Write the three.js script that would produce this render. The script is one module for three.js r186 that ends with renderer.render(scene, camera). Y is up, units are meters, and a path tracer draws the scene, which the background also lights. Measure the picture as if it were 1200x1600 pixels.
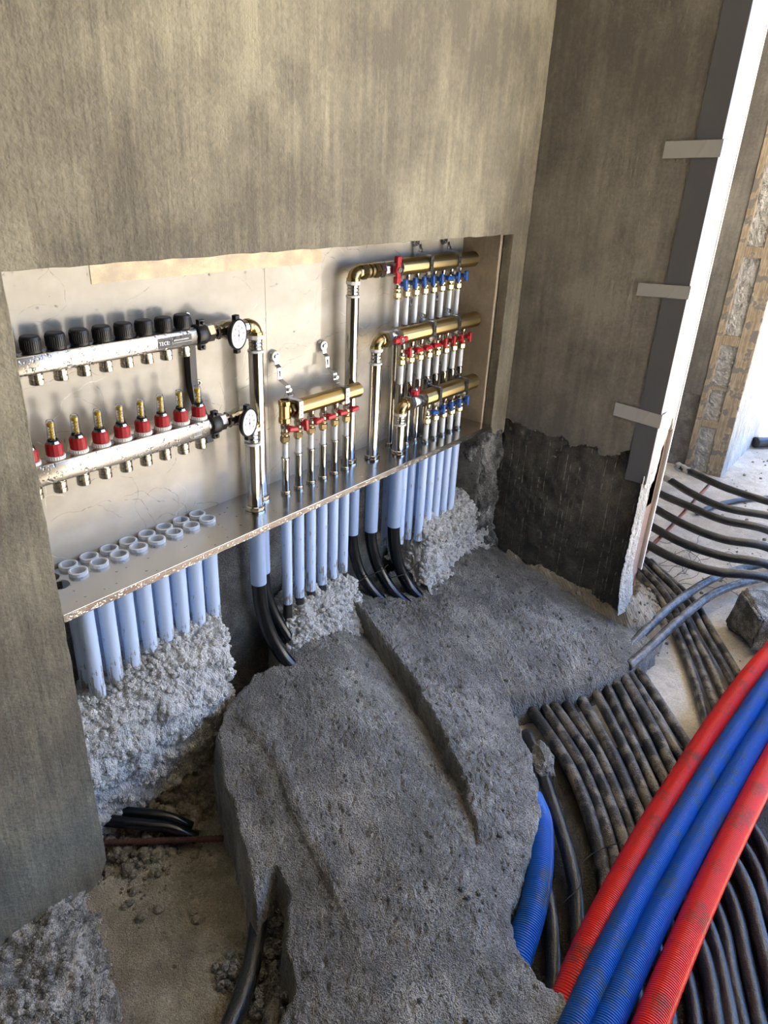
import * as THREE from 'three';
import { Sky } from 'three/addons/objects/Sky.js';
import { RoundedBoxGeometry } from 'three/addons/geometries/RoundedBoxGeometry.js';
import { mergeGeometries, mergeVertices, toCreasedNormals } from 'three/addons/utils/BufferGeometryUtils.js';

// ---------------------------------------------------------------- camera, sky, sun, exposure
const scene = new THREE.Scene();
const camera = new THREE.PerspectiveCamera(2 * Math.atan(800 / 1115) * 180 / Math.PI, 0.75, 0.05, 200);
camera.position.set(0, 1.55, 1.375);
{
  const right = new THREE.Vector3(0.61919, 0.04436, 0.78399), up = new THREE.Vector3(0.31568, 0.90011, -0.30024), back = new THREE.Vector3(-0.71900, 0.43339, 0.54334);
  camera.quaternion.setFromRotationMatrix(new THREE.Matrix4().makeBasis(right, up, back)).normalize();
}
const renderer = new THREE.WebGLRenderer();
renderer.toneMapping = THREE.LinearToneMapping;
renderer.toneMappingExposure = 1.85;
renderer.shadowMap.enabled = true;
const SUN = new THREE.Vector3(0.30, 1.0, 0.35).normalize();
const sky = new Sky();
sky.name = 'sky'; sky.scale.setScalar(150);
sky.material.uniforms.turbidity.value = 10; sky.material.uniforms.rayleigh.value = 0.28;
sky.material.uniforms.mieCoefficient.value = 0.006; sky.material.uniforms.mieDirectionalG.value = 0.75;
sky.material.uniforms.sunPosition.value.copy(SUN);
scene.add(sky);
const sun = new THREE.DirectionalLight(0xfff3dd, 36);
sun.name = 'sun'; sun.position.copy(SUN).multiplyScalar(12).add(new THREE.Vector3(2, 0, 1)); sun.target.position.set(2, 0, 1); sun.castShadow = true;
Object.assign(sun.shadow.camera, { left: -7, right: 7, top: 7, bottom: -7, near: 0.5, far: 30 });
scene.add(sun, sun.target);

// ---------------------------------------------------------------- random numbers and noise
function rng(seed) { let a = seed >>> 0; return () => { a = (a + 0x6D2B79F5) | 0; let t = Math.imul(a ^ (a >>> 15), 1 | a); t = (t + Math.imul(t ^ (t >>> 7), 61 | t)) ^ t; return ((t ^ (t >>> 14)) >>> 0) / 4294967296; }; }
const hash3 = (x, y, z) => { let h = Math.imul(x, 374761393) ^ Math.imul(y, 668265263) ^ Math.imul(z, 2147483629 | 0); h = Math.imul(h ^ (h >>> 13), 1274126177); h = Math.imul(h ^ (h >>> 15), 2246822519 | 0); return ((h ^ (h >>> 16)) >>> 0) / 4294967296; };
const fade = (t) => t * t * t * (t * (t * 6 - 15) + 10), mix = (a, b, t) => a + (b - a) * t, clamp = (x, a = 0, b = 1) => Math.min(b, Math.max(a, x));
const smooth = (a, b, x) => { const t = clamp((x - a) / (b - a)); return t * t * (3 - 2 * t); };
function vnoise(x, y, z = 0) {
  const xi = Math.floor(x), yi = Math.floor(y), zi = Math.floor(z), u = fade(x - xi), v = fade(y - yi), w = fade(z - zi);
  const l = (k) => mix(mix(hash3(xi, yi, zi + k), hash3(xi + 1, yi, zi + k), u), mix(hash3(xi, yi + 1, zi + k), hash3(xi + 1, yi + 1, zi + k), u), v);
  return mix(l(0), l(1), w) * 2 - 1;
}
function fbm(x, y, z = 0, oct = 4) { let s = 0, a = 0.5; for (let i = 0; i < oct; i++) { s += a * vnoise(x, y, z); x = x * 2.03 + 17.1; y = y * 2.03 - 9.7; z = z * 2.03 + 4.3; a *= 0.5; } return s; }
function tileNoise(size, fx, fy, oct, seed, gain = 0.5) {       // seamless value noise, 0..1
  const out = new Float32Array(size * size); let amp = 1, total = 0;
  for (let o = 0; o < oct; o++, amp *= gain, fx *= 2, fy *= 2) {
    total += amp;
    const gx = Math.min(fx, size), gy = Math.min(fy, size), grid = new Float32Array(gx * gy), r = rng(seed * 131 + o * 7919);
    for (let i = 0; i < grid.length; i++) grid[i] = r();
    for (let j = 0; j < size; j++) {
      const y = j / size * gy, y0 = Math.floor(y), v = fade(y - y0), a = (y0 % gy) * gx, b = ((y0 + 1) % gy) * gx;
      for (let i = 0; i < size; i++) {
        const x = i / size * gx, x0 = Math.floor(x), u = fade(x - x0), x1 = (x0 + 1) % gx;
        out[j * size + i] += amp * mix(mix(grid[a + x0], grid[a + x1], u), mix(grid[b + x0], grid[b + x1], u), v);
      }
    }
  }
  for (let i = 0; i < out.length; i++) out[i] /= total;
  return out;
}
function dataTex(size, fn, srgb, metres = 1) {                   // fn(i) -> [r, g, b] in 0..1
  const d = new Uint8Array(size * size * 4);
  for (let i = 0; i < size * size; i++) { const c = fn(i); d[i * 4] = clamp(c[0]) * 255; d[i * 4 + 1] = clamp(c[1]) * 255; d[i * 4 + 2] = clamp(c[2]) * 255; d[i * 4 + 3] = 255; }
  const t = new THREE.DataTexture(d, size, size); t.wrapS = t.wrapT = THREE.RepeatWrapping; t.magFilter = THREE.LinearFilter; t.minFilter = THREE.LinearMipmapLinearFilter; t.generateMipmaps = true;
  if (srgb) t.colorSpace = THREE.SRGBColorSpace;
  t.repeat.set(1 / metres, 1 / metres); t.needsUpdate = true; return t;
}
function canvasTex(w, h, draw, srgb = true) {
  const c = document.createElement('canvas'); c.width = w; c.height = h; draw(c.getContext('2d'), w, h);
  const t = new THREE.CanvasTexture(c); if (srgb) t.colorSpace = THREE.SRGBColorSpace; t.anisotropy = 8; return t;
}
const lerp3 = (a, b, t) => [mix(a[0], b[0], t), mix(a[1], b[1], t), mix(a[2], b[2], t)];
const rgb = (h) => [((h >> 16) & 255) / 255, ((h >> 8) & 255) / 255, (h & 255) / 255];

// ---------------------------------------------------------------- materials
const S1 = 1024;
const nBig = tileNoise(S1, 3, 3, 4, 1), nMid = tileNoise(S1, 14, 14, 4, 2), nFine = tileNoise(S1, 160, 160, 3, 3, 0.7), nStreak = tileNoise(S1, 90, 7, 4, 4, 0.6), nGrit = tileNoise(S1, 300, 300, 2, 5, 0.8);
function plasterMap(dark, light, streak = 0.35) {
  return dataTex(S1, (i) => {
    const t = clamp(0.5 + (nBig[i] - 0.5) * 1.5 + (nMid[i] - 0.5) * 0.9 + (nStreak[i] - 0.5) * streak * 2.6 + (nFine[i] - 0.5) * 0.5);
    return lerp3(rgb(dark), rgb(light), t);
  }, true, 1.4);
}
const plasterBump = dataTex(S1, (i) => { const v = 0.5 + (nStreak[i] - 0.5) * 0.9 + (nFine[i] - 0.5) * 0.9 + (nMid[i] - 0.5) * 0.5; return [v, v, v]; }, false, 1.0);
const gritBump = dataTex(S1, (i) => { const v = 0.5 + (nGrit[i] - 0.5) * 0.9 + (nFine[i] - 0.5) * 1.1 + (nMid[i] - 0.5) * 0.6; return [v, v, v]; }, false, 0.55);
const mortarMap = dataTex(S1, (i) => {
  const t = clamp(0.5 + (nBig[i] - 0.5) * 1.1 + (nMid[i] - 0.5) * 0.9 + (nGrit[i] - 0.5) * 1.5 + (nFine[i] - 0.5) * 0.9);
  const pore = smooth(0.60, 0.70, nGrit[i] * 0.5 + nFine[i] * 0.5); return lerp3(lerp3(rgb(0x6f6c65), rgb(0xbab6ab), t), rgb(0x33302b), pore * 0.7);
}, true, 0.55);
const slabMap = dataTex(S1, (i) => {
  const t = clamp(0.5 + (nBig[i] - 0.5) * 1.4 + (nMid[i] - 0.5) * 1.1 + (nGrit[i] - 0.5) * 0.7);
  const c = lerp3(rgb(0xa8a092), rgb(0xe2dbce), t), d = smooth(0.62, 0.72, nMid[i]) * 0.25;
  return lerp3(c, rgb(0x6a5c48), d);
}, true, 1.3);
const roughMap = dataTex(S1, (i) => {
  const t = clamp(0.5 + (nBig[i] - 0.5) * 1.2 + (nMid[i] - 0.5) * 1.6 + (nGrit[i] - 0.5) * 1.6);
  return lerp3(rgb(0x4e4c47), rgb(0xb9b7b0), t);
}, true, 0.6);
const heapMap = dataTex(S1, (i) => lerp3(rgb(0xb3b0a7), rgb(0xf2efe8), clamp(0.5 + (nBig[i] - 0.5) * 0.9 + (nMid[i] - 0.5) * 0.9 + (nGrit[i] - 0.5) * 1.1)), true, 0.6);
const speckMap = dataTex(S1, (i) => lerp3(rgb(0x6f6d68), rgb(0xd6d4cd), clamp(0.55 + (nBig[i] - 0.5) * 0.8 + (nMid[i] - 0.5) * 2.0 + (nGrit[i] - 0.5) * 1.4)), true, 0.5);
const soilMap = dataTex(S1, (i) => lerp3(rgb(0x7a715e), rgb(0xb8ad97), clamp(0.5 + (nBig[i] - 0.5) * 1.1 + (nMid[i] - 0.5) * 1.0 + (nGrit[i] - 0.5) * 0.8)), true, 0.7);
const wetMap = dataTex(S1, (i) => { const v = nMid[i] * 0.8 + nStreak[i] * 0.2 > 0.53 ? 0.42 : 0.56 + (nStreak[i] - 0.5) * 0.2; return [v, v, v]; }, false, 0.6);
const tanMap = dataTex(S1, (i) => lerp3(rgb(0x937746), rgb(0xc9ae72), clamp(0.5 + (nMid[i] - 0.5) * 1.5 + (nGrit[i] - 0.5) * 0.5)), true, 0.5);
const std = (o) => new THREE.MeshStandardMaterial(o), phys = (o) => new THREE.MeshPhysicalMaterial(o);
const M = {
  plaster: std({ map: plasterMap(0x676153, 0x979079, 0.24), bumpMap: plasterBump, bumpScale: 0.0022, roughness: 0.93 }),
  shadePlaster: std({ map: plasterMap(0x65615a, 0x918c80, 0.24), bumpMap: plasterBump, bumpScale: 0.0015, roughness: 0.9 }),  // greyer plaster copy for right wall and passage, some shade put into its colour
  ceiling: std({ map: plasterMap(0xd0cdc4, 0xece9e2, 0.2), roughness: 0.95 }),
  paleRender: std({ map: plasterMap(0x9b9991, 0xc6c3ba, 0.5), bumpMap: plasterBump, bumpScale: 0.004, roughness: 0.95 }),
  roughGrey: std({ map: roughMap, bumpMap: gritBump, bumpScale: 0.006, roughness: 0.95 }),
  mortar: std({ map: mortarMap, bumpMap: gritBump, bumpScale: 0.0065, roughness: 0.86 }),
  heapGrey: std({ map: heapMap, bumpMap: gritBump, bumpScale: 0.0035, roughness: 0.95 }),
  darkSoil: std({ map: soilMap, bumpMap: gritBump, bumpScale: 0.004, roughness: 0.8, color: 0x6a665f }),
  speckled: std({ map: speckMap, bumpMap: gritBump, bumpScale: 0.004, roughness: 0.95 }),
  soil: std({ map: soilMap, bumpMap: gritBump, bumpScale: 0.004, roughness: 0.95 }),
  clod: std({ map: mortarMap, bumpMap: gritBump, bumpScale: 0.004, roughness: 0.9 }),
  slab: std({ map: slabMap, bumpMap: gritBump, bumpScale: 0.002, roughness: 0.9 }),
  dryDebris: std({ map: slabMap, bumpMap: gritBump, bumpScale: 0.005, roughness: 0.95, color: 0xd8d2c6 }),
  masonry: std({ map: mortarMap, bumpMap: gritBump, bumpScale: 0.005, roughness: 0.95 }),
  steel: phys({ color: 0xb9b6b0, metalness: 1, roughness: 0.26, anisotropy: 0.5 }),
  plate: std({ color: 0xd2cec6, metalness: 1, roughness: 0.42, roughnessMap: wetMap }),
  chrome: std({ color: 0xb9b6b0, metalness: 1, roughness: 0.13 }),
  nickel: std({ color: 0xaca69b, metalness: 1, roughness: 0.22 }),
  zinc: std({ color: 0xc4c6c8, metalness: 1, roughness: 0.24 }),
  brass: std({ color: 0xa69064, metalness: 1, roughness: 0.27 }),
  brassBar: std({ color: 0x98855c, metalness: 1, roughness: 0.34 }),
  bronzeNut: std({ color: 0xb8a684, metalness: 1, roughness: 0.26 }),
  whitePipe: std({ color: 0xdfe3e4, roughness: 0.35 }),
  rim: std({ color: 0xdde3ea, roughness: 0.35 }),  // same plastic as the tube; front light painted in as a paler colour
  whitePlastic: std({ color: 0xe8e8e2, roughness: 0.4 }),
  blackPlastic: std({ color: 0x1c1b1a, roughness: 0.45 }),
  blackRubber: std({ color: 0x0e0e0f, roughness: 0.6 }),
  redPlastic: std({ color: 0xb01020, roughness: 0.35 }),
  redCollar: std({ color: 0xa3131b, roughness: 0.55 }),
  bluePlastic: std({ color: 0x1c57a8, roughness: 0.35 }),
  yellow: std({ color: 0xd8b520, roughness: 0.4 }),
  clear: phys({ color: 0xffffff, transmission: 1, thickness: 0.0015, roughness: 0.03, ior: 1.42 }),
  drop: phys({ color: 0xffffff, transmission: 1, thickness: 0.002, roughness: 0, ior: 1.33 }),
  blackHose: std({ color: 0x141517, roughness: 0.22 }),
  tapeGrey: phys({ color: 0xb9b8b4, roughness: 0.22, transmission: 0.25, thickness: 0, side: THREE.DoubleSide }),
  guard: phys({ color: 0x7c7d80, roughness: 0.55, transmission: 0.55, thickness: 0 }),
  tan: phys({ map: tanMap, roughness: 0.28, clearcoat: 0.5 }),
  bead: std({ color: 0xe6e4de, roughness: 0.45 }),
  board: std({ color: 0x8d7464, roughness: 0.8 }),
  rust: std({ color: 0x4c3026, roughness: 0.85, metalness: 0.2 }),
  copper: std({ color: 0x7d4d38, roughness: 0.5, metalness: 0.5 }),
  wire: std({ color: 0x2a2826, roughness: 0.6, metalness: 0.6 }),
  straw: std({ color: 0xb3a888, roughness: 0.9 }),
};
const boneMap = (base, a, b) => dataTex(512, (i) => { const k = ((i / 512) | 0) * 2 * S1 + (i % 512) * 2; return lerp3(rgb(a), rgb(b), clamp(0.5 + (nMid[k] - 0.5) * 1.8 + (nFine[k] - 0.5) * 1.8)); }, true, 0.47);
M.dirtyHose = std({ map: boneMap(0, 0x17181a, 0x343431), roughness: 0.28, bumpMap: gritBump, bumpScale: 0.0006 });
M.muddyHose = std({ map: dataTex(512, (i) => { const k = ((i / 512) | 0) * 2 * S1 + (i % 512) * 2; return lerp3(rgb(0x202020), rgb(0x756d60), smooth(0.45, 0.56, nMid[k] * 0.6 + nGrit[k] * 0.4)); }, true, 0.43), roughness: 0.4, bumpMap: gritBump, bumpScale: 0.001 });
M.greyHose = std({ map: boneMap(0, 0x3f4246, 0x6a6d6f), roughness: 0.24 });
const ductMap = (c, mud) => dataTex(512, (i) => { const k = ((i / 512) | 0) * 2 * S1 + (i % 512) * 2; return lerp3(rgb(c), rgb(mud), smooth(0.58, 0.68, nMid[k] * 0.6 + nGrit[k] * 0.4) * 0.75); }, true, 0.71);
M.redDuct = std({ map: ductMap(0xd6201a, 0x7a4038), roughness: 0.27 });
M.blueDuct = std({ map: ductMap(0x0f55ab, 0x4a5560), roughness: 0.27 });
function mudPipe(base, from, to) {                                    // mortar smeared in patches between two heights of the pipe
  return std({ roughness: 0.32, map: canvasTex(256, 512, (g, w, h) => {
    const img = g.createImageData(w, h), b = rgb(base);
    for (let y = 0; y < h; y++) for (let x = 0; x < w; x++) { const v = 1 - y / h, k = ((y * 2) % S1) * S1 + ((x * 3) % S1), n = nMid[k] * 0.5 + nStreak[(y % S1) * S1 + x * 2] * 0.3 + nGrit[k] * 0.2, m = n > 0.47 + 0.22 * clamp((v - from) / (to - from)) ? 1 : 0, c = lerp3(b, lerp3(rgb(0x6f6c64), rgb(0xaaa79c), nFine[k]), m), p = (y * w + x) * 4; img.data[p] = c[0] * 255; img.data[p + 1] = c[1] * 255; img.data[p + 2] = c[2] * 255; img.data[p + 3] = 255; }
    g.putImageData(img, 0, 0);
  }) });
}
M.conduit = mudPipe(0xcbdcf4, 0.30, 0.52);
M.conduitSlim = mudPipe(0xc6d9f4, -0.02, 0.22);
M.conduitGrey = std({ color: 0x9db2cf, roughness: 0.34 });
M.marble = std({ roughness: 0.16, map: canvasTex(2048, 1024, (g, w, h) => {
  const img = g.createImageData(w, h), cloud = nBig, r0 = rgb(0xa29987), r1 = rgb(0xc6beae);
  for (let y = 0; y < h; y++) for (let x = 0; x < w; x++) { const k = (y % S1) * S1 + ((x >> 1) % S1), k2 = ((y * 2) % S1) * S1 + ((x * 2) % S1), t = clamp(0.55 + (cloud[k] - 0.5) * 1.6 + (nMid[k] - 0.5) * 0.8 + (nMid[k2] - 0.5) * 0.35), c = lerp3(r0, r1, t), p = (y * w + x) * 4; img.data[p] = c[0] * 255; img.data[p + 1] = c[1] * 255; img.data[p + 2] = c[2] * 255; img.data[p + 3] = 255; }
  g.putImageData(img, 0, 0);
  const r = rng(9); g.lineCap = 'round';
  for (let k = 0; k < 190; k++) {
    let x = r() * w, y = r() * h, a = (r() - 0.5) * 1.4 - 0.25; const n = 6 + r() * 26, dark = r() < 0.75;
    for (let s = 0; s < n; s++) {
      const x2 = x + Math.cos(a) * 9, y2 = y + Math.sin(a) * 9; a += (r() - 0.5) * 0.9; if (r() < 0.07) a += (r() - 0.5) * 1.6;
      g.strokeStyle = dark ? `rgba(92,84,76,${0.12 + r() * 0.4})` : `rgba(240,236,226,${0.2 + r() * 0.3})`; g.lineWidth = 0.6 + r() * r() * 3; g.beginPath(); g.moveTo(x, y); g.lineTo(x2, y2); g.stroke(); x = x2; y = y2;
    }
  }
}) });
M.marbleBrown = std({ map: plasterMap(0x9a8c78, 0xc2b49e, 0.15), roughness: 0.5, bumpMap: gritBump, bumpScale: 0.0006 });
M.dripConcrete = std({ roughness: 0.75, bumpMap: gritBump, bumpScale: 0.006, map: canvasTex(1024, 1024, (g, w, h) => {       // dark unplastered base with lime runs
  const img = g.createImageData(w, h);
  for (let i = 0; i < w * h; i++) { const c = lerp3(rgb(0x413d37), rgb(0x736d62), clamp(0.5 + (nBig[i] - 0.5) * 1.2 + (nMid[i] - 0.5) * 1.2 + (nGrit[i] - 0.5) * 1.0)); img.data[i * 4] = c[0] * 255; img.data[i * 4 + 1] = c[1] * 255; img.data[i * 4 + 2] = c[2] * 255; img.data[i * 4 + 3] = 255; }
  g.putImageData(img, 0, 0); const r = rng(31);
  for (let k = 0; k < 26; k++) { let x = (k + r()) * w / 26, y = r() * h * 0.5; const end = y + h * (0.2 + r() * 0.5); while (y < end) { const l = 6 + r() * 24; if (r() < 0.75) { g.strokeStyle = `rgba(200,196,184,${0.25 + r() * 0.5})`; g.lineWidth = 1.5 + r() * 4; g.beginPath(); g.moveTo(x, y); g.lineTo(x + (r() - 0.5) * 3, y + l); g.stroke(); } y += l; } }
  for (let k = 0; k < 7; k++) { g.strokeStyle = 'rgba(180,176,165,0.45)'; g.lineWidth = 2; const x = r() * w, y = r() * h; g.beginPath(); g.moveTo(x, y); g.lineTo(x + 60, y + 18); g.stroke(); }
}) });
M.jambWood = std({ roughness: 0.85, map: dataTex(512, (i) => { const k = ((i / 512) | 0) * 2 * S1 + (i % 512) * 2; const c = lerp3(rgb(0x8f8069), rgb(0xbfae92), clamp(0.5 + (nStreak[k] - 0.5) * 2 + (nMid[k] - 0.5))); return lerp3(c, rgb(0x7d786f), smooth(0.5, 0.62, nMid[k])); }, true, 0.5) });
M.dial = std({ roughness: 0.3, map: canvasTex(256, 256, (g, w) => {
  g.fillStyle = '#e8e9f2'; g.fillRect(0, 0, w, w); g.translate(w / 2, w / 2); g.strokeStyle = '#30303c'; g.fillStyle = '#30303c';
  for (let k = 0; k <= 40; k++) { const a = (-225 + k * 270 / 40) * Math.PI / 180, l = k % 5 ? 7 : 14; g.lineWidth = k % 5 ? 2 : 4; g.beginPath(); g.moveTo(Math.cos(a) * 112, Math.sin(a) * 112); g.lineTo(Math.cos(a) * (112 - l), Math.sin(a) * (112 - l)); g.stroke(); }
  g.font = 'bold 26px sans-serif'; g.textAlign = 'center'; g.textBaseline = 'middle';
  for (let k = 0; k <= 6; k++) { const a = (-225 + k * 45) * Math.PI / 180; g.fillText(String(k * 20), Math.cos(a) * 78, Math.sin(a) * 78); }
  g.lineWidth = 7; g.beginPath(); g.moveTo(-6, 70); g.lineTo(4, -40); g.stroke(); g.font = 'bold 30px sans-serif'; g.fillText('\u00b0C', 0, -30); g.beginPath(); g.arc(0, 8, 13, 0, 7); g.fill();
}) });
M.sticker = std({ roughness: 0.4, map: canvasTex(512, 128, (g, w, h) => {
  g.fillStyle = '#15151a'; g.fillRect(0, 0, w, h); g.fillStyle = '#f2f2f2'; g.font = 'bold 62px sans-serif'; g.textBaseline = 'middle'; g.fillText('TECE:', 16, 70);
  g.fillRect(216, 24, 2, 80); g.fillStyle = '#c9c9c9'; const r = rng(5);
  for (const [y, n, hh] of [[44, 22, 18], [82, 26, 8]]) { let x = 236; for (let k = 0; k < n; k++) { const l = 4 + r() * 7; g.fillRect(x, y, l, hh); x += l + 3; } }
}) });
M.barcode = std({ roughness: 0.5, map: canvasTex(128, 64, (g, w, h) => { g.fillStyle = '#c9c6bf'; g.fillRect(0, 0, w, h); g.fillStyle = '#2a2a2a'; const r = rng(6); for (let x = 8; x < 120; x += 3 + r() * 4) g.fillRect(x, 10, 1 + r() * 3, 44); }) });

// ---------------------------------------------------------------- geometry helpers
const V = (x, y, z) => new THREE.Vector3(x, y, z), UPV = V(0, 1, 0);
function bare(g) { const b = g.index ? g.toNonIndexed() : g; for (const k of Object.keys(b.attributes)) if (!['position', 'normal', 'uv'].includes(k)) b.deleteAttribute(k); if (!b.attributes.uv) b.setAttribute('uv', new THREE.BufferAttribute(new Float32Array(b.attributes.position.count * 2), 2)); return b; }
const join = (l) => l.length === 1 ? l[0] : mergeGeometries(l.map(bare));
function along(g, p, dir = UPV) { g.applyQuaternion(new THREE.Quaternion().setFromUnitVectors(UPV, V(...(dir.toArray ? dir.toArray() : dir)).normalize())); g.translate(...(p.toArray ? p.toArray() : p)); return g; }
const lathe = (prof, seg = 28, crease = 0.55) => toCreasedNormals(new THREE.LatheGeometry(prof.map(([r, y]) => new THREE.Vector2(r, y)), seg), crease);
function cyl(p0, p1, r, seg = 24, bev = 0.0012) { const a = V(...p0), b = V(...p1), h = a.distanceTo(b), c = Math.min(bev, h / 3, r / 3); return along(lathe([[0, 0], [r - c, 0], [r, c], [r, h - c], [r - c, h], [0, h]], seg), a, b.sub(a)); }
function hex(p0, p1, r) { const a = V(...p0), b = V(...p1), h = a.distanceTo(b), c = Math.min(0.0015, h / 4); return along(toCreasedNormals(new THREE.LatheGeometry([[0, 0], [r * 0.9, 0], [r, c], [r, h - c], [r * 0.9, h], [0, h]].map(([x, y]) => new THREE.Vector2(x, y)), 6), 0.3), a, b.sub(a)); }
function box(w, h, d, p = [0, 0, 0], r = 0.0015) { const g = r > 0 ? new RoundedBoxGeometry(w, h, d, 2, Math.min(r, w / 2.1, h / 2.1, d / 2.1)) : new THREE.BoxGeometry(w, h, d); g.translate(...p); return g; }
function boxUV(g) {                                                // uv in metres from the faces' main direction
  const b = g.index ? g.toNonIndexed() : g; b.computeBoundingBox(); if (!b.attributes.normal) b.computeVertexNormals();
  const p = b.attributes.position, n = b.attributes.normal, uv = new Float32Array(p.count * 2);
  for (let f = 0; f < p.count; f += 3) {
    let nx = 0, ny = 0, nz = 0; for (let k = f; k < f + 3; k++) { nx += n.getX(k); ny += n.getY(k); nz += n.getZ(k); }
    nx = Math.abs(nx); ny = Math.abs(ny); nz = Math.abs(nz);
    for (let k = f; k < f + 3; k++) { const x = p.getX(k), y = p.getY(k), z = p.getZ(k); [uv[k * 2], uv[k * 2 + 1]] = nx > ny && nx > nz ? [z, y] : ny > nz ? [x, z] : [x, y]; }
  }
  b.setAttribute('uv', new THREE.BufferAttribute(uv, 2)); return b;
}
const slab = (x0, x1, y0, y1, z0, z1) => boxUV(box(x1 - x0, y1 - y0, z1 - z0, [(x0 + x1) / 2, (y0 + y1) / 2, (z0 + z1) / 2], 0.004));
function hoseGeo(pts, r, { step = 0.02, radial = 18, rib = 0, pitch = 0.0065, wob = 0, caps = true, seed = 1 } = {}) {
  const curve = new THREE.CatmullRomCurve3(pts.map((p) => V(...p)), false, 'centripetal'), len = curve.getLength(), n = Math.max(4, Math.round(len / (rib ? pitch / 5 : step)));
  const fr = curve.computeFrenetFrames(n, false), pos = [], uv = [], idx = [];
  for (let i = 0; i <= n; i++) {
    const c = curve.getPointAt(i / n), s = i / n * len, ph = (s / pitch) % 1, rr = r + (rib ? rib * (smooth(0, 0.25, ph) - smooth(0.55, 0.8, ph)) : 0);
    for (let j = 0; j <= radial; j++) {
      const a = j / radial * Math.PI * 2, q = rr + (wob ? wob * fbm(s * 30, Math.cos(a) * 2 + seed, Math.sin(a) * 2, 3) : 0);
      pos.push(c.x + q * (Math.cos(a) * fr.normals[i].x + Math.sin(a) * fr.binormals[i].x), c.y + q * (Math.cos(a) * fr.normals[i].y + Math.sin(a) * fr.binormals[i].y), c.z + q * (Math.cos(a) * fr.normals[i].z + Math.sin(a) * fr.binormals[i].z));
      uv.push(s + seed * 0.37, j / radial * 2 * Math.PI * r + seed * 0.11);
      if (i < n && j < radial) { const k = i * (radial + 1) + j; idx.push(k, k + 1, k + radial + 1, k + 1, k + radial + 2, k + radial + 1); }
    }
  }
  if (caps) for (const e of [0, n]) { const c = curve.getPointAt(e / n), k = pos.length / 3; pos.push(c.x, c.y, c.z); uv.push(0, 0); for (let j = 0; j < radial; j++) { const q = e * (radial + 1) + j; e ? idx.push(k, q, q + 1) : idx.push(k, q + 1, q); } }
  const g = new THREE.BufferGeometry(); g.setAttribute('position', new THREE.Float32BufferAttribute(pos, 3)); g.setAttribute('uv', new THREE.Float32BufferAttribute(uv, 2)); g.setIndex(idx); g.computeVertexNormals(); return g;
}
function sheet(nu, nv, f, metric) {                                // surface f(u, v) -> [x, y, z]
  const pos = [], uv = [], idx = [];
  for (let j = 0; j <= nv; j++) for (let i = 0; i <= nu; i++) { const p = f(i / nu, j / nv); pos.push(...p); uv.push(...(metric ? metric(i / nu, j / nv) : [p[0] + p[2] * 0.5, p[1] + p[2] * 0.5])); if (i < nu && j < nv) { const k = j * (nu + 1) + i; idx.push(k, k + 1, k + nu + 1, k + 1, k + nu + 2, k + nu + 1); } }
  const g = new THREE.BufferGeometry(); g.setAttribute('position', new THREE.Float32BufferAttribute(pos, 3)); g.setAttribute('uv', new THREE.Float32BufferAttribute(uv, 2)); g.setIndex(idx); g.computeVertexNormals(); return g;
}
function roughen(g, amp, freq, oct = 4, ridge = 0) {                // pushes every point out along its normal by noise
  const p = g.attributes.position, n = g.attributes.normal;
  for (let i = 0; i < p.count; i++) { const x = p.getX(i), y = p.getY(i), z = p.getZ(i); let d = fbm(x * freq, y * freq, z * freq, oct); if (ridge) d = mix(d, 0.4 - Math.abs(fbm(x * freq * 1.7 + 5, y * freq * 1.7, z * freq * 1.7, 3)) * 1.8, ridge); p.setXYZ(i, x + n.getX(i) * d * amp, y + n.getY(i) * d * amp, z + n.getZ(i) * d * amp); }
  g.computeVertexNormals(); return g;
}
function rockGeo(r, seed, detail = 3, amp = 0.35) {
  const g = mergeVertices(new THREE.IcosahedronGeometry(r, detail).deleteAttribute('normal').deleteAttribute('uv')), p = g.attributes.position;
  for (let i = 0; i < p.count; i++) { const v = V(p.getX(i), p.getY(i), p.getZ(i)), d = v.clone().normalize(), k = 1 + amp * fbm(d.x * 1.6 + seed * 9.1, d.y * 1.6, d.z * 1.6, 4) * 1.6; v.multiplyScalar(k); p.setXYZ(i, v.x, v.y, v.z); }
  g.computeVertexNormals(); return boxUV(g);
}

// ---------------------------------------------------------------- object helpers
const used = {};
function numbered(name) { const n = used[name] = (used[name] ?? -1) + 1; return n ? `${name}_${String(n).padStart(3, '0')}` : name; }
function shadows(m) { m.castShadow = m.receiveShadow = true; return m; }
function part(parent, name, geos, mat, label) { const m = shadows(new THREE.Mesh(Array.isArray(geos) ? join(geos) : geos, mat)); m.name = name; parent.add(m); if (label) m.userData.label = label; return m; }
function thing(name, label, category, pos = [0, 0, 0], group) { const o = new THREE.Group(); o.name = numbered(name); o.position.set(...pos); o.userData = { label, category }; if (group) o.userData.group = group; scene.add(o); return o; }
function lone(name, geos, mat, label, category, group) { const m = shadows(new THREE.Mesh(Array.isArray(geos) ? join(geos) : geos, mat)); m.name = numbered(name); m.userData = { label, category }; if (group) m.userData.group = group; scene.add(m); return m; }
function struct(name, geos, mat) { const m = shadows(new THREE.Mesh(Array.isArray(geos) ? join(geos) : geos, mat)); m.name = name; m.userData.kind = 'structure'; scene.add(m); return m; }
function structGroup(name) { const o = new THREE.Group(); o.name = name; o.userData.kind = 'structure'; scene.add(o); return o; }
function copy(src, pos, label) { const c = src.clone(); c.name = numbered(src.name.replace(/_\d{3}$/, '')); c.position.set(...pos); c.userData = { ...src.userData, label }; scene.add(c); return c; }
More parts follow.
